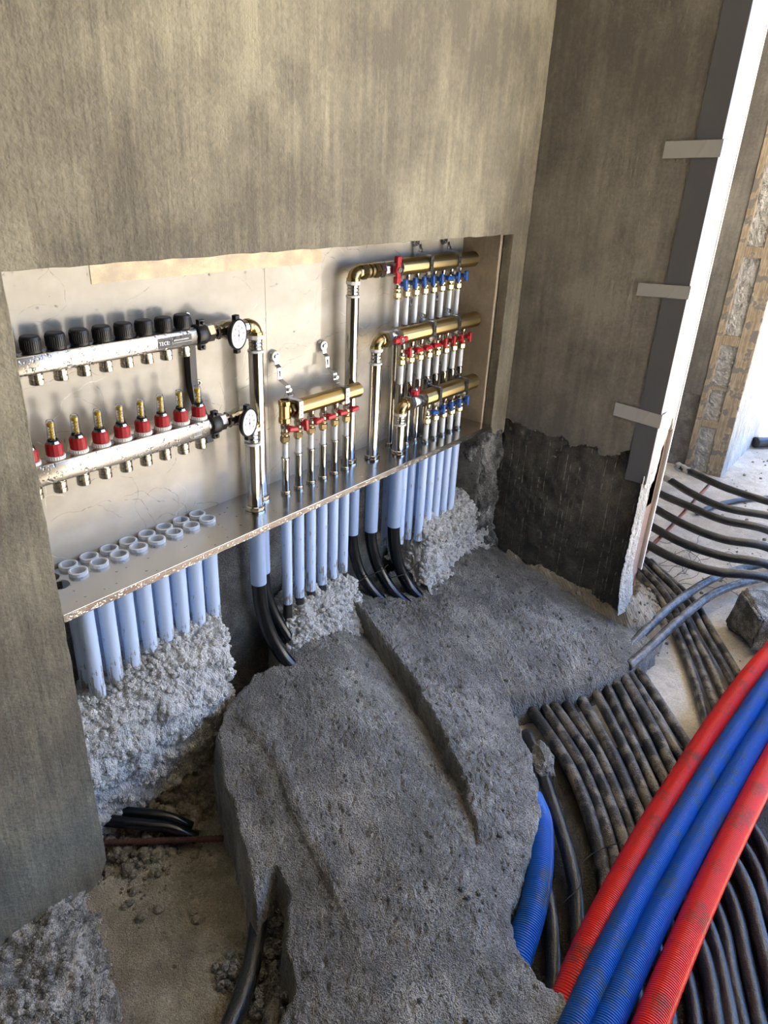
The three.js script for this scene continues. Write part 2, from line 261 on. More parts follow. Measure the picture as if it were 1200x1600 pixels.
function scatter(name, geo, mat, list, parent = scene, extra = {}) {   // list of [x, y, z, size, normal?]
  const m = new THREE.InstancedMesh(geo, mat, list.length), q = new THREE.Quaternion(), e = new THREE.Euler(), r = rng(list.length + 3), mm = new THREE.Matrix4();
  list.forEach(([x, y, z, s, n, flat], i) => { if (n) q.setFromUnitVectors(UPV, V(...n)).multiply(new THREE.Quaternion().setFromAxisAngle(UPV, r() * 6.28)); else q.setFromEuler(e.set(r() * 6.28, r() * 6.28, r() * 6.28)); mm.compose(V(x, y, z), q, n ? V(s * (0.8 + r() * 0.5), s * (flat ?? 0.6), s * (0.8 + r() * 0.5)) : V(s, s * (0.6 + r() * 0.5), s)); m.setMatrixAt(i, mm); });
  m.name = parent === scene ? numbered(name) : name; m.userData = { kind: 'stuff', ...extra }; shadows(m); parent.add(m); return m;
}
const dropGeo = new THREE.SphereGeometry(1, 10, 6, 0, Math.PI * 2, 0, Math.PI / 2);
const ORD = ['first', 'second', 'third', 'fourth', 'fifth', 'sixth', 'seventh', 'eighth', 'ninth', 'tenth', 'eleventh', 'twelfth'];

// ---------------------------------------------------------------- the setting: building shell
const FLOOR = -0.04, TOP = 3.0;
struct('floor', slab(-5.7, 9, FLOOR - 0.2, FLOOR, -1.8, 3.4), M.slab);
struct('ceiling', slab(-5.7, 6.3, TOP, TOP + 0.22, -1.8, 2.8), M.ceiling);
struct('wall_left', slab(-5.7, -5.5, FLOOR, TOP, 0.1, 2.8), M.plaster);
struct('wall_front', slab(-5.7, 1.45, FLOOR, TOP, 2.6, 2.8), M.plaster);
struct('ground', slab(-20, 30, FLOOR - 0.35, FLOOR - 0.21, -12, 30), M.slab);

const jit = rng(12);
function wavy(pts, amp = 0.0015, step = 0.03) {                       // a polygon's edges, a little uneven as floated plaster is
  const out = [];
  pts.forEach(([x, y], i) => { const [X, Y] = pts[(i + 1) % pts.length], l = Math.hypot(X - x, Y - y), n = l > 0.06 ? Math.ceil(l / step) : 1; for (let k = 0; k < n; k++) { const t = k / n, j = k ? (jit() - 0.5) * 2 * amp : 0; out.push(new THREE.Vector2(mix(x, X, t) - (Y - y) / l * j, mix(y, Y, t) + (X - x) / l * j)); } });
  return out;
}
function ragged(pts, amp, step) { const out = []; for (let i = 0; i + 1 < pts.length; i++) { const [x, y] = pts[i], [X, Y] = pts[i + 1], n = Math.max(1, Math.round(Math.hypot(X - x, Y - y) / step)); for (let k = 0; k < n; k++) out.push([mix(x, X, k / n) + (jit() - 0.5) * amp, mix(y, Y, k / n) + (jit() - 0.5) * amp]); } out.push(pts.at(-1)); return out; }
const backWall = structGroup('wall_back');
{
  const left = ragged([[0.0, 0.01], [0.15, -0.012], [0.292, -0.008], [0.32, -0.006], [0.372, -0.034], [0.433, -0.034], [0.483, -0.022], [0.51, -0.02], [0.541, 0.012], [0.551, 0.05]], 0.007, 0.012);
  const right = ragged([[2.205, 0.725], [2.215, 0.70], [2.24, 0.69], [2.27, 0.675], [2.302, 0.68]], 0.006, 0.012);
  const sh = new THREE.Shape(wavy([[-5.6, FLOOR], [-0.2, FLOOR], ...left, [0.5525, 1.379], [2.2065, 1.379], ...right, [2.303, TOP], [-5.6, TOP]]));
  const g = new THREE.ExtrudeGeometry(sh, { depth: 0.031, bevelEnabled: true, bevelSize: 0.002, bevelThickness: 0.002, bevelSegments: 2 }); g.translate(0, 0, 0.147);
  part(backWall, 'plaster_face', boxUV(g), M.plaster);
  part(backWall, 'masonry', [slab(-5.6, 0.546, FLOOR, TOP, -0.2, 0.146), slab(0.546, 2.21, 1.384, TOP, -0.2, 0.146), slab(2.21, 2.303, FLOOR, TOP, -0.2, 0.146), slab(0.546, 2.21, FLOOR, 1.384, -0.2, -0.013)], M.masonry);
  for (const [x0, x1] of [[0.548, 1.2798], [1.2801, 2.192]]) {
    const p = box(x1 - x0, 0.678, 0.012, [(x0 + x1) / 2, 1.041, -0.0065], 0.0008), b = p.index ? p.toNonIndexed() : p, q = b.attributes.position, uv = b.attributes.uv;
    for (let i = 0; i < q.count; i++) uv.setXY(i, (q.getX(i) - 0.55) / 1.66, (q.getY(i) - 0.7) / 0.83);
    part(backWall, 'marble_panel', b, M.marble);
  }
  part(backWall, 'marble_panel', slab(2.193, 2.209, 0.70, 1.38, -0.012, 0.142), M.marbleBrown, 'brown side panel of the niche');
}
// broken masonry under the right-hand pier and round the niche corner
{
  const path = [[2.42, -0.02], [2.29, 0.0], [2.225, 0.05], [2.215, 0.12], [2.225, 0.16], [2.255, 0.172], [2.285, 0.17], [2.32, 0.172]];
  const c = new THREE.CatmullRomCurve3(path.map(([x, z]) => V(x, 0, z)));
  const g = sheet(150, 190, (u, v) => { const p = c.getPoint(u), y = mix(0.08, 0.735, v), hole = smooth(0.09, 0.02, Math.hypot((y - 0.50) * 0.8, (p.z - 0.02) * 0.9)) * 0.09; return [p.x + hole + 0.02 * smooth(0.3, 0.1, y), y, p.z + 0.05 * smooth(0.32, 0.1, y)]; }, (u, v) => [u * 0.4, v * 0.65]);
  const b = struct('broken_masonry', roughen(g, 0.035, 22, 5, 0.35), M.roughGrey);
}
const rightWall = structGroup('wall_right');
{
  part(rightWall, 'masonry', slab(2.322, 2.478, FLOOR, TOP, -1.7, 0.718), M.masonry);
  const sh = new THREE.Shape(wavy([...ragged([[0.182, 0.735], [0.21, 0.722], [0.249, 0.728], [0.28, 0.712], [0.315, 0.722], [0.36, 0.705], [0.416, 0.722], [0.45, 0.69], [0.479, 0.708], [0.537, 0.718], [0.56, 0.69], [0.60, 0.70], [0.66, 0.735], [0.729, 0.72]], 0.010, 0.005), [0.731, TOP], [0.182, TOP]]));
  const g = new THREE.ExtrudeGeometry(sh, { depth: 0.018, bevelEnabled: true, bevelSize: 0.001, bevelThickness: 0.001, bevelSegments: 1 }); g.rotateY(-Math.PI / 2); g.translate(2.3225, 0, 0);
  part(rightWall, 'plaster_face', boxUV(g), M.shadePlaster);
  const drip = sheet(220, 200, (u, v) => [2.3165, mix(0.02, 0.76, v), mix(0.16, 0.724, u)], (u, v) => [u, v]);
  part(rightWall, 'bare_concrete', roughen(drip, 0.010, 26, 5), M.dripConcrete, 'dark unplastered concrete with lime runs');
  // end face: smooth plaster above, rough white plaster below, bare board beside it
  const endSh = new THREE.Shape(wavy([...ragged([[2.304, 0.62], [2.345, 0.60], [2.395, 0.615], [2.405, 0.72], [2.43, 0.775], [2.45, 0.835], [2.468, 0.80], [2.487, 0.775]], 0.008, 0.012), [2.488, TOP], [2.304, TOP]]));
  const ge = new THREE.ExtrudeGeometry(endSh, { depth: 0.014, bevelEnabled: true, bevelSize: 0.001, bevelThickness: 0.001, bevelSegments: 1 }); ge.translate(0, 0, 0.716);
  part(rightWall, 'end_plaster', boxUV(ge), M.paleRender, 'bright smooth plaster on the end of the wall');
  const rp = sheet(60, 220, (u, v) => { const y = mix(0.12, 0.66, v), w = 0.095 + 0.02 * smooth(0.35, 0.15, y); return [mix(2.296 - 0.02 * smooth(0.4, 0.15, y), 2.296 + w, u), y, 0.722 + 0.012 * Math.sin(Math.PI * u) + 0.02 * smooth(0.3, 0.12, y)]; }, (u, v) => [u * 0.12, v * 0.55]);
  part(rightWall, 'rough_plaster', roughen(rp, 0.007, 90, 4, 0.4), M.paleRender, 'rough white plaster low on the end of the wall');
  part(rightWall, 'bare_board', boxUV(box(0.085, 0.60, 0.02, [2.447, 0.50, 0.708])), M.board, 'strip of bare brown board');
}
struct('trim_1', [box(0.008, 2.78, 0.006, [2.489, 1.61, 0.731], 0.001), box(0.0025, 2.78, 0.05, [2.4925, 1.61, 0.709], 0.0008)], M.bead);
// passage and the far wall beyond it
struct('wall_passage', slab(2.3, 4.6, FLOOR, TOP, -1.9, -1.7), M.shadePlaster);
const farWall = structGroup('wall_far');
{
  part(farWall, 'masonry', slab(4.452, 9, FLOOR, TOP, -1.8, 0.556), M.masonry);
  part(farWall, 'passage_face', slab(4.425, 4.452, 0.42, TOP, -1.7, 0.348), M.shadePlaster, 'shade-toned plaster inside the passage');
  const low = sheet(60, 60, (u, v) => [4.44, mix(FLOOR, 0.46, v), mix(0.348, -0.6, u)], (u, v) => [u * 0.9, v * 0.5]); part(farWall, 'bare_concrete', roughen(low, 0.012, 20, 4), M.masonry);
  const white = sheet(240, 240, (u, v) => [mix(4.42, 9, u * u), mix(FLOOR, TOP, v), 0.562], (u, v) => [u * u * 4.6, v * 3]); part(farWall, 'render_face', roughen(white, 0.006, 22, 4), M.paleRender, 'rough white render facing the room');
  // the raw jamb: two edge battens, cross pieces, and rough mortar fills between them
  for (const [z0, z1] of [[0.345, 0.385], [0.475, 0.563]]) part(farWall, 'batten', slab(4.418, 4.45, FLOOR, TOP, z0, z1), M.jambWood);
  const cuts = [FLOOR, 0.245, 0.285, 0.47, 0.50, 0.73, 0.785, 1.205, 1.26, 1.69, 1.75, 2.2, 2.26, 2.7, 2.76, TOP];
  for (let k = 1; k + 1 < cuts.length; k += 2) part(farWall, 'cross_piece', slab(4.419, 4.45, cuts[k], cuts[k + 1], 0.383, 0.477), M.jambWood);
  for (let k = 0; k + 1 < cuts.length; k += 2) { const g = sheet(26, 70, (u, v) => [4.433, mix(cuts[k], cuts[k + 1], v), mix(0.383, 0.477, u)], (u, v) => [u * 0.1, v * 0.45]); part(farWall, 'mortar_fill', roughen(g, -0.02, 40, 4, 0.5), M.heapGrey); }
}

// ---------------------------------------------------------------- mortar bed over the pipes
function tps(ctrl) {                                                  // smooth surface through [x, z, height]
  const n = ctrl.length, N = n + 3, A = Array.from({ length: N }, () => new Float64Array(N + 1)), U = (d) => d < 1e-9 ? 0 : d * d * Math.log(d);
  for (let i = 0; i < n; i++) { for (let j = 0; j < n; j++) A[i][j] = U(Math.hypot(ctrl[i][0] - ctrl[j][0], ctrl[i][1] - ctrl[j][1])) + (i === j ? 0.004 : 0); A[i][n] = A[n][i] = 1; A[i][n + 1] = A[n + 1][i] = ctrl[i][0]; A[i][n + 2] = A[n + 2][i] = ctrl[i][1]; A[i][N] = ctrl[i][2]; }
  for (let c = 0; c < N; c++) { let p = c; for (let r = c + 1; r < N; r++) if (Math.abs(A[r][c]) > Math.abs(A[p][c])) p = r; [A[c], A[p]] = [A[p], A[c]]; for (let r = 0; r < N; r++) if (r !== c) { const f = A[r][c] / A[c][c]; if (f) for (let k = c; k <= N; k++) A[r][k] -= f * A[c][k]; } }
  const w = A.map((r, i) => r[N] / r[i]);
  return (x, z) => { let s = w[n] + w[n + 1] * x + w[n + 2] * z; for (let i = 0; i < n; i++) s += w[i] * U(Math.hypot(x - ctrl[i][0], z - ctrl[i][1])); return s; };
}
function polyDist(poly, x, z) {                                       // positive inside
  let d = 1e9, inside = false;
  for (let i = 0, j = poly.length - 1; i < poly.length; j = i++) { const [x1, z1] = poly[i], [x2, z2] = poly[j], dx = x2 - x1, dz = z2 - z1, t = clamp(((x - x1) * dx + (z - z1) * dz) / (dx * dx + dz * dz)); d = Math.min(d, Math.hypot(x - x1 - dx * t, z - z1 - dz * t)); if ((z1 > z) !== (z2 > z) && x < (x2 - x1) * (z - z1) / (z2 - z1) + x1) inside = !inside; }
  return inside ? d : -d;
}
function lineSide(line, x, z) { let best = 1e9, side = 0, at = 0; for (let i = 0; i + 1 < line.length; i++) { const [x1, z1] = line[i], [x2, z2] = line[i + 1], dx = x2 - x1, dz = z2 - z1, t = clamp(((x - x1) * dx + (z - z1) * dz) / (dx * dx + dz * dz)), d = Math.hypot(x - x1 - dx * t, z - z1 - dz * t); if (d < best) { best = d; side = Math.sign(dx * (z - z1) - dz * (x - x1)); at = (i + t) / (line.length - 1); } } return [best * side, at]; }
const bedOutline = [[0.873, 0.188, 0.20], [0.801, 0.308, 0.16], [0.762, 0.398, 0.13], [0.70, 0.512, 0.11], [0.646, 0.601, 0.1], [0.697, 0.57, 0.1], [0.752, 0.549, 0.11], [0.729, 0.608, 0.1], [0.656, 0.667, 0.09], [0.608, 0.743, 0.08], [0.543, 0.765, 0.07], [0.421, 0.844, 0.05], [0.60, 1.23, 0.05], [0.84, 1.25, 0.08], [0.91, 1.205, 0.10], [0.945, 1.175, 0.10], [0.945, 1.14, 0.08], [0.979, 1.054, 0.07], [1.025, 1.02, 0.07], [1.095, 0.996, 0.07], [1.195, 0.976, 0.075], [1.291, 0.952, 0.08], [1.382, 0.902, 0.08], [1.514, 0.8, 0.075], [1.616, 0.708, 0.07], [1.665, 0.654, 0.07], [1.78, 0.73, 0.06], [1.928, 0.818, 0.055], [2.05, 0.85, 0.055], [2.164, 0.881, 0.055], [2.312, 0.898, 0.05], [2.336, 0.817, 0.06], [2.345, 0.71, 0.075], [2.34, 0.49, 0.14], [2.289, 0.26, 0.2]];
const bedPoly = [...bedOutline.map(([x, z]) => [x, z]), [2.31, 0.16], [2.25, 0.04], [1.21, 0.04], [1.165, 0.125], [1.09, 0.112], [1.03, 0.125], [0.95, 0.145]];
const bedH = tps([...bedOutline, [1.685, 0.119, 0.22], [1.789, 0.155, 0.20], [2.061, 0.132, 0.25], [2.306, 0.159, 0.22], [1.689, 0.389, 0.16], [1.267, 0.451, 0.195], [0.991, 0.463, 0.18], [0.966, 0.692, 0.145], [1.221, 0.802, 0.125], [0.756, 0.86, 0.10], [0.992, 0.942, 0.115], [1.446, 0.411, 0.17], [1.248, 0.686, 0.14], [1.051, 0.12, 0.24], [1.173, 0.142, 0.24], [1.478, 0.176, 0.26], [1.3, 0.15, 0.265], [2.0, 0.45, 0.16], [2.1, 0.7, 0.095], [1.8, 0.6, 0.11]]);
const groove = [[1.51, 0.10], [1.501, 0.158], [1.468, 0.291], [1.425, 0.425], [1.347, 0.575], [1.233, 0.735], [1.132, 0.847], [1.0, 0.95]];
const ridge = [[1.72, 0.089], [1.737, 0.22], [1.705, 0.36], [1.68, 0.501], [1.67, 0.596], [1.665, 0.654]];
const streak2 = [[0.95, 0.24], [0.93, 0.36], [0.86, 0.5], [0.80, 0.66]];
function bedHeight(x, z) {
  const edge = 0.016 * fbm(x * 22, z * 22, 1.7, 4);
  const sd = polyDist(bedPoly, x, z) + edge;
  if (sd < -0.02) return null;
  let h = bedH(x, z);
  const [g, at] = lineSide(groove, x, z), ga = Math.abs(g), gf = smooth(0, 0.04, at) * (1 - smooth(0.55, 0.95, at));
  const gg = g + 0.014 * fbm(x * 28, z * 28, 7, 4);
  h += gf * (gg < 0 ? 0.020 * Math.exp(-ga / 0.14) * smooth(0.0, 0.010, -gg) : -0.058 * Math.exp(-ga / 0.11) * smooth(-0.006, 0.0, gg));
  const [rd] = lineSide(ridge, x, z), ra = Math.abs(rd); if (z > 0.06 && z < 0.72) h += (rd < 0 ? -0.006 : 0.006) * Math.exp(-ra / 0.05) + 0.004 * Math.exp(-ra * ra / 0.00006) * (0.5 + fbm(x * 30, z * 30));
  const [s2] = lineSide(streak2, x, z); h += 0.012 * Math.exp(-Math.abs(s2 + 0.02) / 0.05) * (s2 < 0 ? 1 : 0.3);
  const a = x * 0.90 + z * 0.44, along_ = -x * 0.44 + z * 0.90;                    // trowel strokes run down towards the room
  h += 0.0045 * fbm(a * 24, along_ * 3, 3, 3);
  const coarse = smooth(0.5, 0.8, 0.5 + fbm(x * 4, z * 4, 9, 3));
  h += 0.0022 * fbm(x * 18, z * 18, 6, 2) + (0.0016 + 0.0055 * coarse) * fbm(x * 80, z * 80, 2, 3) + (0.0022 + 0.002 * coarse) * fbm(x * 200, z * 200, 5, 2);
  const pit = vnoise(x * 95, z * 95, 4); if (pit > 0.6) h -= (pit - 0.6) * 0.022;
  h += 0.006 * Math.exp(-Math.abs(sd) / 0.015) * fbm(x * 70, z * 70, 8, 3);
  return mix(FLOOR - 0.03, h, smooth(-0.012, 0.012, sd));
}
function relief(x0, x1, z0, z1, cell, fn) {
  const nx = Math.round((x1 - x0) / cell), nz = Math.round((z1 - z0) / cell), H = new Float32Array((nx + 1) * (nz + 1)), keep = new Uint8Array(H.length), pos = [], uv = [], id = new Int32Array(H.length).fill(-1), idx = [];
  for (let j = 0; j <= nz; j++) for (let i = 0; i <= nx; i++) { const h = fn(x0 + i * cell, z0 + j * cell), k = j * (nx + 1) + i; H[k] = h ?? FLOOR - 0.03; keep[k] = h === null ? 0 : 1; }
  const vert = (k) => { if (id[k] < 0) { id[k] = pos.length / 3; const i = k % (nx + 1), j = (k / (nx + 1)) | 0, x = x0 + i * cell, z = z0 + j * cell; pos.push(x, H[k], z); uv.push(x, z + H[k] * 0.7); } return id[k]; };
  for (let j = 0; j < nz; j++) for (let i = 0; i < nx; i++) { const a = j * (nx + 1) + i, b = a + 1, c = a + nx + 1, d = c + 1; if (keep[a] + keep[b] + keep[c] + keep[d] === 0) continue; const q = [a, b, c, d].map(vert); idx.push(q[0], q[2], q[1], q[1], q[2], q[3]); }
  const g = new THREE.BufferGeometry(); g.setAttribute('position', new THREE.Float32BufferAttribute(pos, 3)); g.setAttribute('uv', new THREE.Float32BufferAttribute(uv, 2)); g.setIndex(idx); g.computeVertexNormals(); return g;
}
lone('mortar_bed', relief(0.40, 2.36, 0.03, 1.27, 0.0045, bedHeight), M.mortar, 'wide grey trowelled bed of mortar covering the floor pipes below the niche', 'mortar');

lone('pit_shade_soil', relief(0.10, 0.92, -0.012, 1.02, 0.006, (x, z) => FLOOR + 0.010 + 0.012 * fbm(x * 9, z * 9, 12, 3) + (0.003 + 0.012 * smooth(0.22, 0.05, z)) * (0.5 + fbm(x * 48, z * 48, 3, 4)) + 0.003 * fbm(x * 150, z * 150, 1, 2)), M.soil, 'trampled brown dirt, darkened for shade, on the floor of the pit beside the left pier', 'dirt');  // brown dirt laid over the slab; the pit's shade is in its tone

const darkSoilPoly = [[1.60, 0.76], [1.88, 1.02], [2.02, 1.22], [2.45, 1.30], [2.3, 1.62], [0.75, 1.62], [0.80, 1.12], [1.20, 0.94]];
lone('dark_soil', relief(0.7, 2.5, 0.72, 1.62, 0.009, (x, z) => { const sd = polyDist(darkSoilPoly, x, z) + 0.05 * fbm(x * 14, z * 14, 2, 4); return sd < -0.03 ? null : mix(FLOOR - 0.004, FLOOR + 0.006 + 0.008 * fbm(x * 40, z * 40, 1, 3), smooth(-0.03, 0.02, sd)); }), M.darkSoil, 'dark dirt under the black pipes and coloured ducts', 'dirt');  // low relief in a darker tone of the soil colour

// dry sandy debris sloping from the foot of the right wall
const sandPoly = [[2.28, 0.24], [2.30, 0.80], [2.40, 0.86], [2.62, 0.845], [2.82, 0.74], [2.80, 0.66], [2.56, 0.70], [2.42, 0.735], [2.33, 0.72], [2.33, 0.24]];
const sandH = tps([[2.289, 0.26, 0.21], [2.33, 0.484, 0.18], [2.31, 0.66, 0.16], [2.31, 0.79, 0.07], [2.66, 0.83, -0.03], [2.8, 0.70, -0.02], [2.70, 0.68, 0.03], [2.5, 0.70, 0.13], [2.40, 0.73, 0.18], [2.34, 0.72, 0.2]]);
lone('sand_heap', relief(2.22, 2.86, 0.2, 0.92, 0.005, (x, z) => { const sd = polyDist(sandPoly, x, z) + 0.02 * fbm(x * 18, z * 18, 4, 3); if (sd < -0.05) return null; const h = sandH(x, z) + 0.014 * fbm(x * 40, z * 40, 2, 4) + 0.007 * fbm(x * 140, z * 140, 5, 3); return mix(FLOOR - 0.02, h, smooth(-0.05, 0.03, sd)); }), M.dryDebris, 'crumbly pale debris heaped at the foot of the right wall end', 'debris');

// rough mortar packed round the pipe rows
function clumps(g, seed, n = 2200) {                                    // crumbly lumps grown on a mortar surface, one body with it
  const r = rng(seed * 57 + 3), p = g.attributes.position, nn = g.attributes.normal, l = [g], kinds = [0, 1, 2, 3].map((k) => rockGeo(1, k * 3 + 1, 1, 0.45));
  for (let k = 0; k < n; k++) { const i = (r() * p.count) | 0, s = 0.0022 + Math.pow(r(), 3) * 0.009, c = kinds[k & 3].clone(); c.rotateY(r() * 6.28); c.rotateX(r() * 6.28); c.scale(s, s * (0.6 + r() * 0.4), s); for (let q = 0, a = c.attributes.uv.array, o = r(); q < a.length; q++) a[q] = a[q] * s + o; c.translate(p.getX(i) + nn.getX(i) * s * 0.15, p.getY(i) + nn.getY(i) * s * 0.15, p.getZ(i) + nn.getZ(i) * s * 0.15); l.push(c); }
  return join(l);
}
function heap(label, x0, x1, top, front, foot, seed, under) {
  const path = (x, v) => { const t = top(x), f = front(x), pts = [[0.0, t], [f * 0.5, t + 0.004], [f * 0.8, t - 0.015], [f, t - 0.07], [f * 1.04, mix(t, foot(x), 0.5)], [f * (under ? 0.72 : 1.25), foot(x) + 0.03], [f * (under ? 0.45 : 1.55), foot(x) - 0.03]], s = v * (pts.length - 1), i = Math.min(pts.length - 2, Math.floor(s)), q = s - i; return [mix(pts[i][0], pts[i + 1][0], q), mix(pts[i][1], pts[i + 1][1], q)]; };
  const g = sheet(Math.round((x1 - x0) / 0.0035), 150, (u, v) => { const x = mix(x0, x1, u), [z, y] = path(x, v); return [x, y, z]; }, (u, v) => [mix(x0, x1, u), v * 0.55]);
  return lone('mortar_heap', clumps(roughen(roughen(g, 0.030, 20 + seed, 3, 0.1), 0.012, 85 + seed, 4, 0.3), seed), M.heapGrey, label, 'mortar');
}
heap('rough pale mortar packed round the row of blue conduits at the left jamb', 0.55, 1.07, (x) => mix(0.40, 0.46, smooth(0.6, 0.85, x)) - 0.25 * smooth(1.0, 1.07, x), (x) => 0.115 * Math.sqrt(Math.max(0.02, 1 - smooth(0.99, 1.07, x))), () => -0.02, 1, true);
heap('rough lumpy mortar round the six blue conduits in the middle', 1.22, 1.575, (x) => mix(0.32, 0.375, smooth(1.2, 1.34, x)) - 0.05 * smooth(1.5, 1.57, x) - 0.1 * smooth(1.24, 1.21, x), (x) => 0.12 * Math.sqrt(Math.max(0.05, 1 - smooth(1.54, 1.59, x))) * Math.sqrt(Math.max(0.1, smooth(1.19, 1.25, x))), () => 0.22, 3);
heap('rough crumbling mortar round the conduits at the right pier', 1.84, 2.29, (x) => 0.44 + 0.02 * Math.sin(x * 30) - 0.16 * smooth(1.9, 1.84, x), (x) => 0.15, () => 0.20, 5);
// spilled mortar at the foot of the left pier
{
  const g = sheet(200, 140, (u, v) => { const x = mix(-0.4, 0.50, u), w = 0.06 + 0.42 * smooth(0.56, 0.30, x), z = 0.165 + w * Math.pow(v, 1.1), y = mix(0.015, FLOOR - 0.03, Math.pow(v, 0.8)) + 0.05 * Math.sin(Math.PI * v) * smooth(0.5, 0.36, x); return [x, y, z]; }, (u, v) => [u * 0.9, v * 0.45]);
  lone('mortar_heap', clumps(roughen(roughen(g, 0.03, 20, 3, 0.1), 0.011, 90, 4, 0.3), 8, 2500), M.speckled, 'rough speckled mortar spilled below the chipped edge of the left pier', 'mortar');
}
// a clod stuck on the nearest free pipe
{ const m = lone('mortar_clod', roughen(rockGeo(0.04, 4, 4, 0.3), 0.012, 60, 4), M.clod, 'lump of mortar stuck on the black pipe beside the mortar bed', 'mortar'); m.position.set(1.535, 0.035, 0.832); m.scale.set(1.5, 0.75, 0.8); m.rotation.y = 0.75; }

// ---------------------------------------------------------------- steel shelf plate
const SY = 0.732;                                                     // top of the shelf
const COND_X = Array.from({ length: 8 }, (_, i) => 0.659 + 0.05 * i);
{
  const t = thing('shelf_plate', 'brushed steel shelf plate with round pipe holes across the niche', 'shelf', [0, SY, 0]);
  const sh = new THREE.Shape([[0.553, -0.0015], [2.192, -0.0015], [2.192, -0.1795], [0.553, -0.1795]].map((p) => new THREE.Vector2(...p)));
  const hole = (x, z, r) => { const p = new THREE.Path(); p.absarc(x, -z, r, 0, Math.PI * 2, true); sh.holes.push(p); };
  for (const x of COND_X) { hole(x, 0.058, 0.0196); hole(x, 0.0185, 0.0196); } hole(0.609, 0.072, 0.0196); hole(0.609, 0.0305, 0.0196);
  const g = new THREE.ExtrudeGeometry(sh, { depth: 0.003, bevelEnabled: false, curveSegments: 24 }); g.rotateX(-Math.PI / 2); g.translate(0, -0.003, 0);
  part(t, 'plate', boxUV(g), M.plate);
  part(t, 'front_lip', box(1.639, 0.018, 0.003, [1.3725, -0.009, 0.1795], 0.001), M.plate);
  const r = rng(41), l = []; for (let k = 0; k < 330; k++) { const x = 0.56 + Math.pow(r(), 1.7) * 1.5; l.push([x, -0.003 - r() * 0.014, 0.181, 0.0009 + r() * 0.0017, [0, 0, 1]]); }
  for (let k = 0; k < 120; k++) l.push([0.56 + r() * 1.6, 0.0, 0.03 + r() * 0.14, 0.0008 + r() * 0.0022, [0, 1, 0], 0.4]);
  scatter('water_drops', dropGeo, M.drop, l, t);
}

// ---------------------------------------------------------------- conduits below the shelf
function conduitGeo(h, r, rim) {                                      // base at y = 0, open top at y = h
  return new THREE.LatheGeometry([[r, 0], [r, h * 0.5], [r, h - 0.010], rim ? [r + 0.0016, h - 0.009] : [r, h - 0.009], rim ? [r + 0.0018, h - 0.001] : [r, h - 0.001], [r - 0.0012, h], [r - 0.003, h - 0.002], [r - 0.003, h - 0.12], [0, h - 0.12]].map(([a, b]) => new THREE.Vector2(a, b)), 32);
}
function fixV(g, h) { const p = g.attributes.position, uv = g.attributes.uv; for (let i = 0; i < p.count; i++) uv.setY(i, p.getY(i) / h); return g; }
{
  const y0 = 0.28, h = SY + 0.009 - y0, r = 0.0183;
  const front = ['at the left jamb', 'second from the left jamb', 'third from the left jamb', 'fourth from the left jamb', 'fourth from the dark gap', 'third from the dark gap', 'second from the dark gap', 'beside the dark gap'];
  let proto = null;
  [[0.058, 'front'], [0.0185, 'back']].forEach(([z, row]) => COND_X.forEach((x, i) => {
    const label = `pale blue open conduit, ${row} row of the left group, ${front[i]}`, group = 'open blue conduits through the left of the shelf';
    if (!proto) { proto = thing('conduit', label, 'conduit', [x, y0, z], group); part(proto, 'tube', fixV(conduitGeo(h, r, true), h), M.conduit); part(proto, 'rim', fixV(lathe([[r - 0.0029, h - 0.012], [r + 0.0004, h - 0.0095], [r + 0.0017, h - 0.0085], [r + 0.0020, h - 0.001], [r - 0.0010, h + 0.0004], [r - 0.0031, h - 0.0015], [r - 0.0031, h - 0.03]], 36), h), M.rim, 'conduit rim with front light in its paler colour'); const q = rng(8), l = []; for (let k = 0; k < 55; k++) { const a = (q() - 0.3) * 2.6; l.push([Math.sin(a) * r, 0.12 + q() * (h - 0.16), Math.cos(a) * r, 0.0006 + q() * 0.0013, [Math.sin(a), 0, Math.cos(a)]]); } scatter('water_drops', dropGeo, M.drop, l, proto); }
    else { const c = copy(proto, [x, y0, z], label); c.rotation.y = ((i * 37) % 7 - 3) * 0.09; c.userData.group = group; }
  }));
}
function conduits(list, r, y0, mat, group, low) {                          // list of [x, z, label]
  let proto = null; const h = SY - 0.004 - y0;
  list.forEach(([x, z, label], i) => { if (!proto) { proto = thing('conduit', label, 'conduit', [x, y0, z], group); const e = low ?? 0, g = conduitGeo(h - e, r, false); fixV(g, h - e); g.translate(0, e, 0); part(proto, 'tube', g, mat); if (low) part(proto, 'black_end', cyl([0, 0, 0], [0, e + 0.002, 0], r * 0.93, 24), M.dirtyHose, 'black pipe end'); } else copy(proto, [x, y0, z], label).rotation.y = i * 0.9; });
}
const L6X = Array.from({ length: 6 }, (_, i) => 1.264 + 0.0497 * i), T8X = Array.from({ length: 8 }, (_, i) => 1.772 + 0.0477 * i), M8X = Array.from({ length: 8 }, (_, i) => 1.766 + 0.049 * i), B5X = Array.from({ length: 5 }, (_, i) => 1.880 + 0.049 * i);
const six = (i) => ['leftmost', 'second from the left', 'third from the left', 'third from the right', 'second from the right', 'rightmost'][i];
conduits(L6X.map((x, i) => [x, 0.078, `narrow blue conduit under the small brass manifold, ${six(i)} of six`]), 0.0148, 0.23, M.conduitSlim, 'conduits under the small brass manifold', 0.145);
const nth = (i, n) => i === 0 ? 'leftmost' : i === n - 1 ? 'rightmost' : i < n / 2 ? `${ORD[i]} from the left` : `${ORD[n - 1 - i]} from the right`;
conduits(B5X.map((x, i) => [x, 0.112, `narrow blue conduit at the right pier, ${nth(i, 5)} of the five in front`]), 0.0148, 0.36, M.conduitSlim, 'conduits of the lowest brass manifold');
conduits(M8X.map((x, i) => [x, 0.078, `narrow blue conduit in the middle row near the right pier, ${nth(i, 8)}`]), 0.0140, 0.36, M.conduitSlim, 'conduits of the middle brass manifold');
